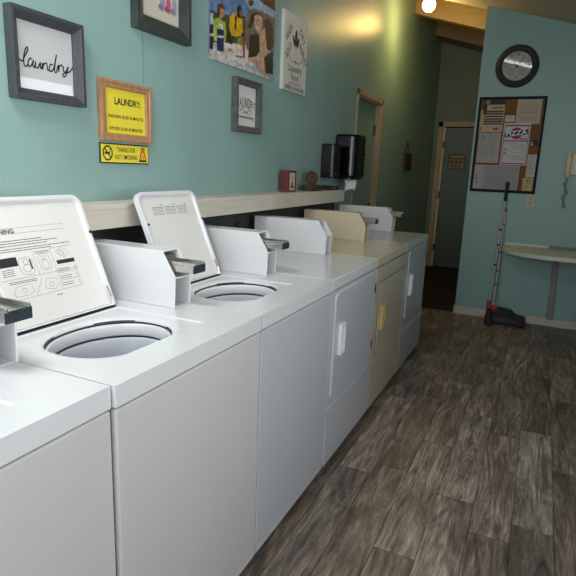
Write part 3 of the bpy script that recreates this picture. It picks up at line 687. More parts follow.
# dark frame with socks picture at the top edge
t = thing('picture_frame', 'dark distressed frame with a laundry drawing, cut off by the top edge', 'framed picture', (0.0, 1.95, 1.905), 'laundry pictures on the left wall')
obj('frame', frame_bm(1.795, 2.155, 1.905, 2.31, .062, .036, .014), FRAMED, t, bevel=.001)
z0 = 1.955
cream = (214, 206, 186)
sh = [('r', (.015, .265, .015, .02), (190, 178, 150)), ('r', (.015, .265, .285, .29), (190, 178, 150)), ('r', (.02, .26, .215, .220), (90, 70, 60))]
for i, (a, c) in enumerate(((.035, (190, 110, 140)), (.075, (200, 140, 160)), (.125, (150, 150, 175)), (.165, (205, 90, 120)), (.205, (160, 165, 185)))):
    b = .055 if i > 1 else .09
    sh += [('e', (a+.014, b+.03, .016, .034), c, .15), ('r', (a+.004, a+.024, b+.04, .215), c, .15), ('e', (a+.002, b+.012, .015, .012), tuple(x*.8 for x in c), .1), ('r', (a+.010, a+.018, .205, .235), (150, 105, 70))]
sheet('print', Plane((.004, 1.845, z0), (0, 1, 0), (0, 0, 1)), .265, .305, 84, 90, sh, cream, PICT, t, .006)
# yellow laundry price notice
t = thing('notice', 'yellow LAUNDRY price notice in a wooden frame on the teal wall', 'framed notice', (0.0, 1.735, 1.464), 'notices on the left wall')
obj('frame', frame_bm(1.601, 1.889, 1.465, 1.690, .030, .022, .014), WOODF, t, bevel=.001)
obj('card', B(.002, .008, 1.622, 1.868, 1.487, 1.668), YELLOW, t)
P = Plane((.0082, 1.747, 1.465), (0, 1, 0), (0, 0, 1)); bm = bmesh.new()
text_bm(bm, 'LAUNDRY:', P, .012, .150, .036, .0004, width=.150, thick=.025); obj('heading', bm, INK, t); bm = bmesh.new()
text_bm(bm, 'WASHERS: $2.00/ 30 MINUTES', P, 0, .093, .017, .0004, width=.200, thick=.012); obj('washer_price', bm, INK, t); bm = bmesh.new()
text_bm(bm, 'DRYERS: $2.00/ 45 MINUTES', P, 0, .048, .017, .0004, width=.188, thick=.012)
obj('dryer_price', bm, INK, t)
# no smoking sign
t = thing('no_smoking_sign', 'small yellow THANKS FOR NOT SMOKING sign under the price notice', 'sign', (0.0, 1.737, 1.378), 'notices on the left wall')
obj('backing', B(.0, .006, 1.600, 1.882, 1.379, 1.457), INK, t, bevel=.004)
obj('face', B(.004, .0068, 1.605, 1.877, 1.384, 1.452), YELLOW, t, bevel=.0008)
P = Plane((.007, 1.593, 1.379), (0, 1, 0), (0, 0, 1)); bm = bmesh.new()
text_bm(bm, 'THANKS FOR', P, .150, .053, .026, .0004, width=.105, thick=.005)
text_bm(bm, 'NOT SMOKING', P, .150, .025, .026, .0004, width=.130, thick=.005)
pts = [(.046+.024*math.cos(2*PI*i/28), .040+.026*math.sin(2*PI*i/28)) for i in range(29)]
stroke(bm, P, pts, .006, .0004); stroke(bm, P, [(.030, .058), (.062, .022)], .005, .0006)
rect(bm, P, .030, .058, .036, .044, .0004); stroke(bm, P, [(.060, .044), (.056, .052), (.062, .056)], .003, .0004)
rect(bm, P, .226, .272, .010, .018, .0004)
obj('lettering', bm, INK, t)
bm = bmesh.new()
stroke(bm, P, [(.230, .019), (.246, .064), (.249, .068), (.252, .064), (.268, .019)], .0065, .0004); stroke(bm, P, [(.236, .068), (.249, .046), (.262, .068)], .004, .0005); stroke(bm, P, [(.242, .020), (.249, .040), (.256, .020)], .004, .0005)
obj('tent_emblem', bm, mat('emblem_red', (.5, .04, .02), .5), t)
# collage poster
POFF = (2.339, 1.890)
cols = dict(sky=(98,132,178), trees=(62,74,44), sky2=(150,170,196), brown3=(96,66,48), grayr=(112,104,98), table=(214,204,200), hair1=(92,58,38), face1=(196,142,112), lime=(158,186,72), hair2=(30,22,22), pants=(44,34,36), yellow=(222,172,26), braid=(40,28,24), face2=(150,96,66), bot1=(26,38,72), bot1t=(190,196,204), bot2=(30,44,84), bot2t=(196,200,208), stripe1=(206,212,220), stripe2=(206,212,220), red=(176,34,40), redcap=(60,50,56), base=(44,36,44), green=(132,142,62), hairA=(54,34,26), faceA=(214,168,146), eyeA=(190,80,86), mouthA=(236,226,220), hairB=(46,30,24), arm=(204,156,126), legB=(196,150,122), hairC=(72,46,34), bodyC=(200,154,124), shorts=(48,50,46), head3=(84,58,44), food=(186,118,60), food2=(208,130,90), text=(160,170,180), foot=(70,48,30))
sh = [('p', [(a-POFF[0], b-POFF[1]) for a, b in POS[k]], c, .10) for k, c in cols.items()]
sh = [('r', (0, .40, .25, .60), cols['sky'], .04), ('r', (.36, .70, .34, .60), cols['sky2'], .04)] + sh
sh += [('p', [(0, -.01), (.70, -.01), (.70, .0), (.0, .045)], (200, 192, 190), .05)]
t = sheet('poster', Plane((.001, POFF[0], POFF[1]), (0, 1, 0), (0, 0, 1)), .682, .60, 150, 132, sh, (150, 150, 150), PICT, thick=.011, mottle=.45)
recentre(t); tag(t, 'large colour photo poster of people sitting outdoors at a table', 'poster')
# whitewashed wood sign
t = thing('wooden_sign', 'tall white wooden board sign with hand lettering and a leaf emblem', 'sign', (0.0, 3.29, 1.86), 'laundry pictures on the left wall')
obj('board', B(.0, .022, 3.127, 3.477, 1.860, 2.312), SIGNW, t, bevel=.002)
P = Plane((.0222, 3.112, 1.860), (0, 1, 0), (0, 0, 1)); bm = bmesh.new()
text_bm(bm, 'WASH', P, .085, .335, .060, .0004, width=.115, rot=.95, thick=.006)
text_bm(bm, 'DRY', P, .285, .345, .060, .0004, width=.10, rot=-.75, thick=.006)
text_bm(bm, 'FOLD', P, .085, .235, .058, .0004, width=.10, rot=.9, thick=.006)
text_bm(bm, 'REPEAT', P, .305, .238, .058, .0004, width=.16, rot=-.75, thick=.006)
text_bm(bm, 'Laundry', P, .19, .138, .062, .0004, width=.20, thick=.004)
text_bm(bm, 'Room', P, .19, .088, .058, .0004, width=.12, thick=.004)
text_bm(bm, 'self serve', P, .19, .052, .034, .0004, width=.17)
text_bm(bm, 'OPEN 24 HOURS', P, .19, .020, .036, .0004, width=.29, thick=.02)
for (a, b, ra, rb, an) in ((.190, .325, .020, .046, 0), (.160, .300, .014, .036, .5), (.218, .300, .014, .036, -.5)):
    poly(bm, P, [(a+ra*math.cos(q)*math.cos(an)-rb*math.sin(q)*math.sin(an), b+ra*math.cos(q)*math.sin(an)+rb*math.sin(q)*math.cos(an)) for q in [2*PI*i/16 for i in range(16)]], .0004)
stroke(bm, P, [(.19, .30), (.188, .255)], .005, .0004)
stroke(bm, P, spline([(.06, .185), (.08, .205), (.11, .190), (.15, .178), (.19, .183), (.23, .178), (.27, .190), (.30, .205), (.32, .185)]), .004, .0004)
for q in (0, 1): stroke(bm, P, [(.18+.0*q, .183), (.19, .170 if q else .194), (.20, .183)], .005, .0004)
obj('lettering', bm, INK, t)
# small grey LAUNDRY frame
t = thing('picture_frame', 'small weathered grey box frame with LAUNDRY lettering, below the photo poster', 'framed sign', (0.0, 2.68, 1.57), 'laundry pictures on the left wall')
obj('frame', frame_bm(2.562, 2.845, 1.570, 1.845, .032, .036, .026), FRAMET, t, bevel=.001)
bm = bmesh.new()
obj('print', B(.001, .008, 2.585, 2.82, 1.590, 1.822), PAPER, t)
P = Plane((.0082, 2.560, 1.590), (0, 1, 0), (0, 0, 1)); bm = bmesh.new()
word = 'LAUNDRY'
for i, ch in enumerate(word):
    a = .055+i*.0305; hgt = .050+.018*math.cos((i-3)*.6)
    text_bm(bm, ch, P, a, .128+.006*math.cos((i-3)*.5), hgt*1.15, .0004, width=.024, thick=.008)
stroke(bm, P, spline([(.08, .090), (.10, .104), (.12, .094), (.145, .084), (.17, .094), (.19, .104), (.21, .090)]), .004, .0004)
stroke(bm, P, spline([(.10, .082), (.12, .078), (.145, .092), (.17, .078), (.19, .082)]), .003, .0004)
text_bm(bm, 'is neverending.', P, .145, .062, .026, .0004, width=.18, thick=.012)
obj('lettering', bm, INK, t)

# ------------------------------------------------------------------ things on the shelf
t = thing('wooden_box', 'small red wooden box with a tiny picture on its front, on the cream shelf', 'box', (.06, 3.21, ST))
obj('body', B(.02, .075, 3.145, 3.270, ST, ST+.135), REDW, t, bevel=.002)
pf = sheet('picture', Plane((.0755, 3.170, ST+.012), (0, 1, 0), (0, 0, 1)), .075, .108, 24, 34,
      [('r', (.006, .069, .006, .102), (200, 190, 165)), ('p', [(.018, .01), (.057, .01), (.045, .06), (.030, .06)], (170, 60, 50), .2), ('e', (.037, .068, .014, .014), (210, 180, 70), .1), ('p', [(.028, .07), (.047, .07), (.038, .098)], (70, 90, 110), .2), ('r', (.012, .062, .010, .026), (60, 60, 110), .3)], (215, 205, 185), PRINT, t)
t = thing('medal_stand', 'round bronze medal standing on a dark walnut block on the shelf', 'trophy', (.075, 3.59, ST))
obj('block', B(.035, .115, 3.455, 3.655, ST, ST+.040), WALNUT, t, bevel=.003)
bm = bmesh.new(); lathe(bm, [(0, -.006), (.044, -.006), (.048, -.004), (.048, .004), (.044, .006), (.036, .004), (.030, .007), (0, .007)], (.078, 3.535, ST+.089), (.80, -.60, .12), n=36)
obj('medal', bm, BRONZE, t)
t = thing('card_holder', 'small dark card holder on the shelf below the towel dispensers', 'card holder', (.09, 3.90, ST))
obj('tray', B(.05, .12, 3.82, 3.835, ST, ST+.034), BROOMB, t, bevel=.001)
obj('base', B(.05, .12, 3.835, 3.955, ST, ST+.005), BROOMB, t)
obj('cards', B(.056, .112, 3.838, 3.945, ST+.005, ST+.026), mat('brown_card', (.16, .10, .06), .7), t, bevel=.001)
obj('end_plate', B(.05, .12, 3.955, 3.965, ST, ST+.028), BROOMB, t, bevel=.001)

# ------------------------------------------------------------------ dispensers
def dispenser_bm(y0, y1, z0, z1, d, rad, side):
    bm = bmesh.new(); pts = [(0, y0)]
    n = 8
    for i in range(n+1):
        a = -PI/2+PI/2*i/n; pts.append((d-rad+rad*math.cos(a), y0+rad+rad*math.sin(a)))
    for i in range(n+1):
        a = PI/2*i/n; pts.append((d-rad+rad*math.cos(a), y1-rad+rad*math.sin(a)))
    pts.append((0, y1))
    prism(bm, [(a, b) for a, b in pts], 'z', z0, z1); return bm
t = thing('soap_dispenser', 'slim black wall dispenser, left of the big towel dispenser', 'dispenser', (0, 3.96, 1.325), 'black dispensers on the left wall')
obj('housing', dispenser_bm(3.875, 4.02, 1.325, 1.575, .105, .025, 0), DISP2, t, bevel=.008, seg=3)
obj('window', B(.1045, .1075, 3.91, 3.985, 1.40, 1.52), DISP, t, bevel=.003)
obj('push_bar', B(.10, .118, 3.905, 3.99, 1.34, 1.375), DISP, t, bevel=.004)
t = thing('paper_towel_dispenser', 'large glossy black paper towel dispenser with a white towel hanging out', 'towel dispenser', (0, 4.30, 1.315), 'black dispensers on the left wall')
obj('housing', dispenser_bm(4.16, 4.42, 1.325, 1.665, .19, .07, 0), DISP, t, bevel=.02, seg=4)
obj('base_tray', dispenser_bm(4.17, 4.41, 1.313, 1.345, .17, .06, 0), DISP2, t, bevel=.006)
obj('lock', tube(bmesh.new(), (.14, 4.29, 1.664), (.14, 4.29, 1.668), .008), CHROME, t)
bm = bmesh.new(); V_ = []
for i in range(6):
    z = 1.325-.085*i/5; row = []
    for j in range(9):
        q = j/8; sag = .012*math.sin(q*7+i*.7); row.append(bm.verts.new((.075+.075*q+sag*.7+.006*i/5, 4.225+.06*q, z-(.030*abs(q-.62)*i/5)*1.2)))
    V_.append(row)
for A, C in zip(V_, V_[1:]):
    for j in range(8): bm.faces.new((A[j], A[j+1], C[j+1], C[j]))
o = obj('paper_towel', bm, PAPER, t, smooth=True); md = o.modifiers.new('s', 'SOLIDIFY'); md.thickness = .0015

# signs on doors and corridor
t = thing('door_sign', 'small yellow sign plate on the teal door behind the towel dispenser', 'sign', (-.048, 5.06, 1.49))
obj('plate', B(-.0497, -.043, 4.98, 5.175, 1.49, 1.585), BROWNP, t, bevel=.001)
obj('face', B(-.0435, -.0425, 4.99, 5.168, 1.497, 1.578), GOLDY, t)
bm = bmesh.new(); P = Plane((-.0424, 4.99, 1.497), (0, 1, 0), (0, 0, 1)); rect(bm, P, .10, .13, .02, .06, .0004); rect(bm, P, .14, .155, .02, .05, .0004)
obj('marking', bm, INK, t)
t = thing('door_sign', 'dull gold two-panel sign on the dark green door at the corridor end', 'sign', (.355, YE+.026, 1.46))
obj('plate', B(.235, .475, YE+.022, YE+.0295, 1.455, 1.665), BROWNP, t, bevel=.001)
for k in (0, 1): obj('panel', B(.245+.115*k, .350+.115*k, YE+.018, YE+.0225, 1.465, 1.60), GOLD, t, bevel=.002)
obj('header', B(.255, .455, YE+.018, YE+.0225, 1.612, 1.65), GOLD, t, bevel=.002)
bm = bmesh.new(); P = Plane((.245, YE+.0178, 1.465), (1, 0, 0), (0, 0, 1)); rect(bm, P, .01, .21, .085, .105, .0004); rect(bm, P, .045, .065, .01, .07, .0004); rect(bm, P, .15, .17, .01, .07, .0004)
obj('marking', bm, BROWNP, t)
t = thing('wall_plaque', 'dark brown hanging plaque on the left wall in the shadowy corridor', 'plaque', (0, 6.62, 1.41))
obj('board', B(0, .035, 6.48, 6.80, 1.41, 1.61), BROWNP, t, bevel=.004)
obj('inset', B(.024, .029, 6.53, 6.73, 1.44, 1.57), mat('plaque_inset', (.12, .04, .02), .5), t, bevel=.002)
bm = path(bmesh.new(), [(.012, 6.53, 1.60), (.010, 6.58, 1.68), (.008, 6.63, 1.745)], .005); path(bm, [(.012, 6.73, 1.60), (.010, 6.68, 1.68), (.008, 6.63, 1.745)], .005)
obj('hanger', bm, BROWNP, t)

# ================================================================== FAR WALL
# clock
cx, cz, cyy = 1.19, 2.362, YF
t = thing('wall_clock', 'round wall clock with carved dark rim above the notice board', 'clock', (cx, YF, cz-.18))
bm = bmesh.new(); lathe(bm, [(.125, .012), (.128, .030), (.140, .038), (.160, .042), (.176, .034), (.184, .016), (.184, .0), (.125, 0)], (cx, YF, cz), (0, -1, 0), n=64, close=True)
for i in range(36):
    a = 2*PI*i/36; ca, sa = math.cos(a), math.sin(a)
    tube(bm, (cx+.145*ca, YF-.038, cz+.145*sa), (cx+.178*ca, YF-.034, cz+.178*sa), .007, .006, n=8)
obj('rim', bm, CLKF, t)
obj('face', tube(bmesh.new(), (cx, YF-.002, cz), (cx, YF-.014, cz), .127, n=64), CLKFACE, t)
P = Plane((cx, YF-.0142, cz), (1, 0, 0), (0, 0, 1)); bm = bmesh.new()
for i in range(12):
    a = PI/2-2*PI*i/12
    if i in (4, 5, 7, 8): continue
    text_bm(bm, str(12 if i == 0 else i), P, .098*math.cos(a), .098*math.sin(a), .030, .0005, thick=.01)
for sx in (-1, 1):
    pts = [(sx*.045+.026*math.cos(2*PI*i/24), -.046+.026*math.sin(2*PI*i/24)) for i in range(25)]; stroke(bm, P, pts, .002, .0005)
    for i in range(8):
        a = 2*PI*i/8; stroke(bm, P, [(sx*.045+.018*math.cos(a), -.046+.018*math.sin(a)), (sx*.045+.024*math.cos(a), -.046+.024*math.sin(a))], .002, .0005)
    stroke(bm, P, [(sx*.045-.012, -.058), (sx*.045+.012, -.034)], .003, .0006)
for i in range(60):
    a = 2*PI*i/60; stroke(bm, P, [(.118*math.cos(a), .118*math.sin(a)), (.123*math.cos(a), .123*math.sin(a))], .0015, .0005)
obj('dial_marks', bm, INK, t)
def hand(name, ang, L_, wd, h):
    a = PI/2-math.radians(ang); d = (math.cos(a), math.sin(a)); b2 = bmesh.new()
    stroke(b2, P, [(-d[0]*.022, -d[1]*.022), (0, 0), (d[0]*L_*.75, d[1]*L_*.75), (d[0]*L_, d[1]*L_)], wd, h)
    e = bmesh.ops.extrude_face_region(b2, geom=b2.faces[:]); bmesh.ops.translate(b2, verts=[v for v in e['geom'] if isinstance(v, bmesh.types.BMVert)], vec=(0, -.0012, 0))
    obj(name, b2, INK, t)
hand('hour_hand', -38, .055, .009, .003); hand('minute_hand', 36, .095, .006, .006)
obj('hub', tube(bmesh.new(), (cx, YF-.014, cz), (cx, YF-.023, cz), .007), INK, t)
obj('glass', tube(bmesh.new(), (cx, YF-.026, cz), (cx, YF-.028, cz), .1265, n=64), mat('clock_glass', (1, 1, 1), 0.0, trans=1, ior=1.5), t)

# notice board: cork in a navy frame, slightly out of square like the real one
bx0, bx1, bz0, bz1 = .900, 1.478, 1.235, 2.100
t = thing('notice_board', 'brown cork notice board in a thin navy frame on the far teal wall', 'notice board', ((bx0+bx1)/2, YF, bz0))
obj('cork', B(bx0+.012, bx1-.012, YF-.014, YF, bz0+.012, bz1-.012), CORK, t)
bm = B(bx0, bx1, YF-.022, YF, bz0, bz0+.022); box(bm, bx0, bx1, YF-.022, YF, bz1-.022, bz1); box(bm, bx0, bx0+.018, YF-.022, YF, bz0+.022, bz1-.022); box(bm, bx1-.018, bx1, YF-.022, YF, bz0+.022, bz1-.022)
obj('frame', bm, BFRAME, t, bevel=.002)
def paper(name, x0, x1, z0, z1, label, base=(196, 186, 172), shapes=(), d=.0145, nx=2, ny=2, lines=None, extra=None, rot=0, inkm=GREYINK, m=None, pin=True):
    a = rot; U = Vector((math.cos(a), 0, math.sin(a))); V = Vector((-math.sin(a), 0, math.cos(a)))
    P = Plane((x0, YF-d, z0), U, V); W_, H_ = x1-x0, z1-z0
    t = thing(name, label, 'paper notice', ((x0+x1)/2, YF-d, z0), 'papers pinned to the notice board')
    sheet('sheet', P, W_, H_, nx, ny, list(shapes), base, m or PRINT, t, .0008)
    bm = bmesh.new(); Q = Plane(P.p(0, 0, .0009), P.U, P.V)
    if lines:
        for (a0, a1, b, wd) in lines: scrib(bm, Q, a0*W_, a1*W_, b*H_, wd, .0003)
    if extra: extra(bm, Q, W_, H_)
    if len(bm.verts): obj('writing', bm, inkm, t)
    else: bm.free()
    if pin: obj('pin', tube(bmesh.new(), P.p(W_*.5, H_-.010, .001), P.p(W_*.5, H_-.010, .004), .0035), BROWNP, t)
    return t
R_ = random.Random(9)
# tan flyer upper left, two overlapping sheets in the photo
paper('flyer', .925, 1.100, 1.785, 1.985, 'plain tan flyer half covered by the striped flyer, upper left of the board', (186, 158, 118), [('e', (.022, .035, .008, .010), (50, 30, 24))], pin=False, d=.0142, nx=20, ny=28)
paper('flyer', .945, 1.130, 1.787, 2.075, 'tan flyer with black header and dark stripes, top left corner of the board', (188, 162, 122),
      [('r', (0, .185, .245, .29), (26, 30, 40), .3), ('r', (.015, .05, .250, .282), (130, 126, 120), .4), ('r', (.0, .03, .16, .25), (30, 34, 44), .3), ('r', (.06, .17, .205, .238), (186, 156, 104)), ('r', (.075, .165, .210, .220), (96, 70, 40), .3)] +
      [('r', (.012, .178,   .066+.022*i, .066+.022*i+.014), (54, 52, 54), .12) for i in range(6)] + [('r', (.08, .16, .01, .055), (206, 160, 150), .2), ('r', (.10, .15, .018, .042), (176, 66, 56), .3)], d=.0160, nx=46, ny=88)
paper('letter', 1.235, 1.440, 1.860, 2.075, 'cream letter with centred paragraphs, top right of the board', (184, 166, 142),
      lines=[(.4, .6, .88, .005)]+[(.15+.04*(i % 2), .85-.05*(i % 3), .76-.055*i, .0045) for i in range(2)]+[(.12+.03*(i % 3), .88-.04*(i % 2), .62-.05*i, .0045) for i in range(5)]+[(.12+.05*(i % 3), .88-.04*(i % 2), .30-.05*i, .0045) for i in range(4)])
paper('business_card', 1.142, 1.226, 1.880, 1.935, 'small white card pinned beside the striped flyer', (202, 192, 178), lines=[(.1, .3, .6, .014), (.4, .9, .62, .005), (.4, .8, .4, .004)])
paper('price_list', .930, 1.125, 1.505, 1.780, 'grey typed sheet with a small triangle mark, left middle of the board', (170, 162, 158),
      lines=[(.35, .9, .95, .005), (.35, .85, .92, .004)]+[(.08, .45+.08*(i % 3), .85-.047*i, .004) for i in range(15)]+[(.56, .8+.06*(i % 2), .85-.047*i, .004) for i in range(15)],
      extra=lambda bm, Q, W_, H_: poly(bm, Q, [(.02, H_-.045), (.055, H_-.045), (.0375, H_-.012)], .0003))
def pz(bm, Q, W_, H_):
    for (a0, a1, b) in ((.06, .3, .40), (.06, .28, .36), (.40, .92, .42), (.4, .9, .38), (.4, .88, .30), (.06, .25, .26), (.4, .9, .22), (.4, .85, .18), (.06, .3, .18), (.4, .92, .14), (.3, .9, .48), (.1, .6, .52)): scrib(bm, Q, a0*W_, a1*W_, b*H_, .004, .0003)
    stroke(bm, Q, [(.15, .17), (.17, .19), (.185, .165), (.20, .185)], .005, .0003); rect(bm, Q, .025, .045, .10, .115, .0003); rect(bm, Q, .025, .045, .13, .142, .0003)
RED, BLU = (158, 38, 46), (34, 40, 84)
t = paper('pizza_flyer', 1.142, 1.372, 1.490, 1.868, 'white flyer reading PIZZA over a red disc, red borders, centre of the board', (198, 194, 192),
      [('r', (.014, .216, .010, .020), RED), ('r', (.014, .216, .350, .362), RED), ('r', (.014, .216, .212, .222), RED), ('r', (.008, .013, .010, .362), RED), ('r', (.217, .222, .010, .362), RED),
       ('e', (.115, .286, .052, .052), RED), ('p', [(.016, .250), (.214, .278), (.214, .325), (.016, .292)], BLU), ('r', (.15, .21, .226, .248), (150, 150, 156), .2)], d=.0175, nx=92, ny=150, extra=pz)
bm = bmesh.new(); Q = Plane((1.142, YF-.0175-.0010, 1.490), (1, 0, 0), (0, 0, 1)); text_bm(bm, 'PIZZA', Q, .115, .287, .058, .0006, width=.18, rot=.13, thick=.02)
obj('pizza_lettering', bm, mat('letter_white', (.75, .75, .74), .5), t)
def mapx(bm, Q, W_, H_):
    for i in range(46):
        x, y = R_.uniform(.1, W_-.02), R_.uniform(.02, H_-.02); pts = [(x, y)]; a = R_.uniform(0, 6.28)
        for k in range(7):
            a += R_.uniform(-.8, .8); x = min(max(x+.018*math.cos(a), .095), W_-.01); y = min(max(y+.018*math.sin(a), .012), H_-.012); pts.append((x, y))
        stroke(bm, Q, pts, .0022, .0003)
    for i in range(10): scrib(bm, Q, .055, .088, H_-.03-.02*i, .004, .0003, R_)
    for b in (.12, .09, .055): rect(bm, Q, .012, .036, b, b+.02, .0003)
paper('park_map', .925, 1.322, 1.262, 1.485, 'wide grey line map along the bottom of the board', (172, 167, 162), [('r', (.09, .385, .006, .215), (152, 147, 148), .12)], d=.0152, nx=60, ny=34, extra=mapx)
paper('receipt', 1.380, 1.455, 1.385, 1.590, 'narrow white slip of small print, right side of the board', (188, 182, 172), lines=[(.3, .7, .95, .005)]+[(.12, .88-.1*(i % 3), .88-.055*i, .004) for i in range(14)], d=.0148)
paper('leaflet', 1.362, 1.450, 1.262, 1.378, 'small tan leaflet with a brown emblem, bottom right of the board', (192, 166, 122), [('e', (.050, .085, .020, .018), (110, 70, 46), .2), ('e', (.052, .084, .011, .010), (196, 170, 130)), ('r', (.01, .05, .02, .05), (176, 150, 106), .2)], d=.0165, nx=24, ny=36)
paper('photo_card', 1.383, 1.455, 1.655, 1.710, 'small tilted black card with a white square, right of the pizza flyer', (22, 18, 20), [('r', (.008, .034, .012, .042), (176, 170, 160)), ('r', (.013, .029, .019, .036), (60, 56, 56))], d=.0150, nx=24, ny=18, rot=.28)

# outlet plate below the board
t = thing('outlet_plate', 'beige wall outlet plate just below the notice board', 'outlet', (1.455, YF, 1.115))
obj('plate', B(1.415, 1.488, YF-.006, YF, 1.115, 1.228), PLATE, t, bevel=.003)
for z in (1.148, 1.195): obj('socket', B(1.434, 1.469, YF-.0085, YF-.0055, z-.014, z+.014), mat('socket_tan', (.40, .31, .19), .4), t, bevel=.003)
# phone
t = thing('wall_phone', 'beige wall phone handset with hanging cord at the right edge', 'telephone', (1.745, YF, 1.40))
obj('base', B(1.735, 1.86, YF-.035, YF, 1.42, 1.61), PHONE, t, bevel=.01, seg=3)
bm = bmesh.new(); path(bm, [(1.725, YF-.062, 1.405), (1.722, YF-.078, 1.45), (1.722, YF-.082, 1.51), (1.722, YF-.078, 1.57), (1.725, YF-.062, 1.620)], .024, n=14)
for z, q in ((1.43, -1), (1.60, 1)): tube(bm, (1.725, YF-.03, z), (1.723, YF-.072, z), .027, .026, n=20)
obj('handset', bm, PHONE, t, bevel=.003)
pts = [(1.725+.006*math.sin(i*1.7), YF-.030+.006*math.cos(i*1.7), 1.405-.0047*i) for i in range(60)]
pts += [(1.725+.022*math.sin(i*.26)-.0*i+.004*math.sin(i*1.9), YF-.030+.005*math.cos(i*1.9), 1.12+.0-.012*math.sin(i*.26)+.0050*i) for i in range(1, 50)]
obj('cord', path(bmesh.new(), pts, .0038, n=6), CORDM, t)

# wall-mounted counter with rounded end
t = thing('folding_counter', 'cream wall-mounted counter with rounded left end on the far wall', 'counter', (2.1, YF-.3, 0))
out = [(1.275, YF-.001), (1.275, 5.44)]
for i in range(1, 13):
    a = PI-PI/2*i/12; out.append((1.262+.43+.43*math.cos(a), 5.40-.43+.0+.43*(1-math.sin(a))-.0+.0) if False else (1.705+.43*math.cos(a), 5.38-.42*math.sin(a)))
out += [(2.98, 4.96), (2.98, YF-.001)]
bm = prism(bmesh.new(), out, 'z', .717, .745)
ct = obj('worktop', bm, COUNTER, t, bevel=.002)
bm = bmesh.new(); edge = out[1:-1]; inn = [(a+.004, b+.004) for a, b in edge]
for k in range(len(edge)-1):
    a, b = Vector(edge[k]), Vector(edge[k+1]); n = Vector((b.y-a.y, -(b.x-a.x))).normalized()*-1
    if k == 0: n0 = n
offs = []
for k in range(len(edge)):
    a = Vector(edge[max(k-1, 0)]); b = Vector(edge[min(k+1, len(edge)-1)]); n = Vector((b.y-a.y, -(b.x-a.x))).normalized(); offs.append(n)
ring = [Vector(e)+o*.004 for e, o in zip(edge, offs)]; ring = [(max(v.x, 0), v.y) for v in ring]
if (Vector(ring[6])-Vector((2.2, 5.5))).length < (Vector(edge[6])-Vector((2.2, 5.5))).length: ring = [(Vector(e)-o*.004)[:] for e, o in zip(edge, offs)]
A = [[bm.verts.new((p[0], p[1], z)) for p in q] for q, z in ((edge, .747), (ring, .747), (ring, .712), (edge, .712))]
for q0, q1 in zip(A, A[1:]+[A[0]]):
    for k in range(len(edge)-1): bm.faces.new((q0[k], q0[k+1], q1[k+1], q1[k]))
obj('edge_trim', bm, COUNTERE, t)
obj('backsplash', B(1.275, 1.655, YF-.02, YF-.001, .745, .768), COUNTERE, t, bevel=.003)
obj('bracket', B(1.665, 2.6, YF-.03, YF-.001, .745, .768), mat('green_grey_strip', (.16, .20, .17), .5), t, bevel=.003)
obj('leg', prism(bmesh.new(), [(1.712, .717), (1.762, .717), (1.778, .075), (1.728, .075)], 'y', YF-.05, YF-.014), LEGW, t, bevel=.003)

# lobby dustpan with its long handle and the broom standing in it
t = thing('dustpan', 'black long-handled dustpan with red clip standing on the floor by the far wall', 'dustpan', (1.36, 5.40, 0), 'cleaning tools by the far wall')
prof = [(1.212, .0), (1.545, .0), (1.548, .055), (1.54, .078), (1.455, .086), (1.425, .118), (1.395, .132), (1.29, .140), (1.225, .118), (1.205, .07)]
bm = prism(bmesh.new(), prof, 'y', 5.335, 5.52)
obj('pan', bm, BROOMB, t, bevel=.010, seg=3)
obj('pan_rib', prism(bmesh.new(), [(1.26, .085), (1.42, .07), (1.52, .035), (1.26, .035)], 'y', 5.331, 5.337), mat('dark_grey_plastic', (.03, .03, .032), .5), t, bevel=.002)
obj('clip', B(1.236, 1.290, 5.372, 5.412, .125, .175), REDP, t, bevel=.006)
TOP, BOT = Vector((1.257, 5.545, 1.16)), Vector((1.262, 5.40, .13))
def along(a, b, q): return tuple(a.lerp(b, q))
P0, P1 = Vector((1.250, 5.392, .16)), Vector((1.248, 5.520, 1.09))
ph = obj('pole', tube(bmesh.new(), P0, P1, .0105), POLE, t)
for q in (.22, .36, .55, .83): obj('band', tube(bmesh.new(), along(P0, P1, q), along(P0, P1, q+.012), .0142), BROOMB, ph)
obj('grip', tube(bmesh.new(), along(P0, P1, .965), along(P0, P1, 1.0), .017, .015), REDP, t, bevel=.002)
t = thing('broom', 'broom with black grip and grey pole leaning in the dustpan', 'broom', (1.225, 5.33, 0), 'cleaning tools by the far wall')
P0, P1 = Vector((1.214, 5.350, .15)), Vector((1.2385, 5.528, 1.335))
ph = obj('pole', tube(bmesh.new(), P0, along(P0, P1, .86), .0105), POLE, t)
for q in (.50, .62, .34): obj('band', tube(bmesh.new(), along(P0, P1, q), along(P0, P1, q+.012), .0142), BROOMB, ph)
obj('grip', tube(bmesh.new(), along(P0, P1, .85), along(P0, P1, 1.0), .016, .015), BROOMB, t, bevel=.003)
obj('clip', tube(bmesh.new(), along(P0, P1, -.02), along(P0, P1, .06), .020), REDP, t, bevel=.002)
bm = prism(bmesh.new(), [(1.196, .0), (1.262, .0), (1.255, .09), (1.232, .15), (1.205, .15), (1.196, .09)], 'y', 5.255, 5.332)
obj('bristles', bm, BROOMB, t, bevel=.008)

# dark thing at the right edge: foot of a black stool
t = thing('stool', 'black metal stool leg just showing at the right edge of the floor', 'stool', (2.12, 4.55, 0))
for (x, y) in ((1.955, 4.42), (2.29, 4.42), (2.29, 4.74), (1.98, 4.74)):
    obj('leg', tube(bmesh.new(), (x, y, 0), (x+(2.12-x)*.25, y+(4.58-y)*.25, .60), .013), BROOMB, t)
obj('seat', tube(bmesh.new(), (2.12, 4.58, .60), (2.12, 4.58, .64), .155, n=32), BROOMB, t, bevel=.008)
obj('foot_ring', tube(bmesh.new(), (2.12, 4.58, .2), (2.12, 4.58, .215), .14, n=32), BROOMB, t)

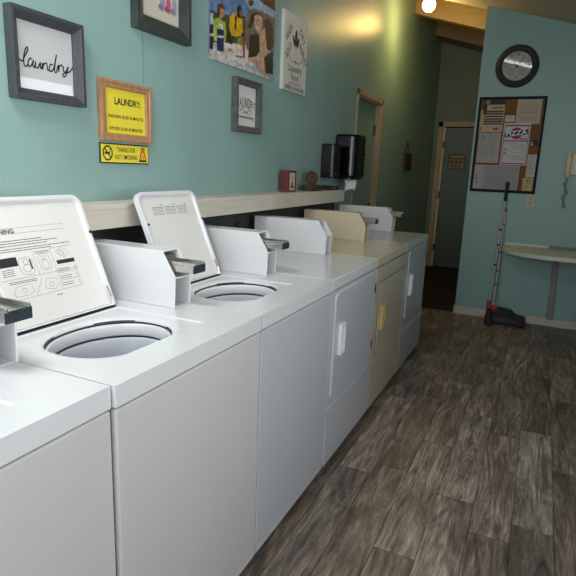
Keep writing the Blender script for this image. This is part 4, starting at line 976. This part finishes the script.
# ================================================================== LAMPS
LX, LY, LZ = .334, 5.62, 2.955
t = thing('ceiling_lamp', 'bare round warm ceiling bulb glowing at the corridor mouth', 'ceiling lamp', (LX, LY, LZ))
bm = bmesh.new(); lathe(bm, [(0, zc(LX)-LZ), (.062, zc(LX)-LZ), (.062, zc(LX)-LZ-.02), (.036, zc(LX)-LZ-.035), (.034, .05), (0, .05)], (LX, LY, LZ), (0, 0, 1), n=32)
obj('lamp_holder', bm, COUNTERE, t)
bm = bmesh.new(); bmesh.ops.create_icosphere(bm, subdivisions=4, radius=.062); bmesh.ops.translate(bm, verts=bm.verts, vec=(LX, LY, LZ))
obj('bulb', bm, mat('lit_bulb', (1, .9, .7), .5, emit=(1, .70, .34), estr=12), t, smooth=True)
l = bpy.data.lights.new('bulb_light', 'POINT'); l.energy = 11; l.color = (1, .66, .20); l.shadow_soft_size = .065
o = bpy.data.objects.new('bulb_light', l); COL.objects.link(o); o.location = (LX, LY, LZ-.0); o.parent = None
l.use_shadow = True; o.location = (LX, LY, LZ-.075-.06)
# fluorescent tube fitting on the sloping ceiling (mirrored in the clock glass), then the added fill panel
def onc(x, y, d): return (x-.28*d/1.038, y, zc(x)-d/1.038)
def fluorescent(x0, x1, y, e, label):
    t = thing('fluorescent_light', label, 'ceiling light', ((x0+x1)/2, y, zc((x0+x1)/2)), 'ceiling tube lights')
    bm = prism(bmesh.new(), [(x0, zc(x0)-.002), (x1, zc(x1)-.002), (x1-.01, zc(x1)-.055), (x0-.01, zc(x0)-.055)], 'y', y-.06, y+.06)
    obj('housing', bm, COUNTERE, t, bevel=.004)
    obj('tube', tube(bmesh.new(), onc(x0+.02, y, .085), onc(x1-.04, y, .085), .016), mat('lit_tube_%d' % e, (1, 1, 1), .5, emit=(.97, 1, .96), estr=e), t)
    for x in (x0+.01, x1-.04): obj('tube_holder', tube(bmesh.new(), onc(x, y, .05), onc(x+.01, y, .10), .02), COUNTERE, t)
fluorescent(.5, 1.7, 3.45, 5, 'white ceiling tube light nearer the far wall, mirrored in the clock glass')
t = thing('added_fill_panel', 'added fill light panel above the nearest machines, out of frame', 'ceiling light', (.7, .25, zc(.7)))  # unseen panel added to brighten the near machine tops
x0, x1 = .12, .95
obj('housing', prism(bmesh.new(), [(x0, zc(x0)-.002), (x1, zc(x1)-.002), (x1-.02, zc(x1)-.07), (x0-.02, zc(x0)-.07)], 'y', -.08, .58), COUNTERE, t, bevel=.004)
obj('diffuser', prism(bmesh.new(), [(x0+.01, zc(x0)-.075), (x1-.05, zc(x1)-.061), (x1-.055, zc(x1)-.075), (x0+.005, zc(x0)-.089)], 'y', -.04, .54), mat('fill_diffuser', (1, 1, 1), .5, emit=(.97, .99, 1), estr=22), t)
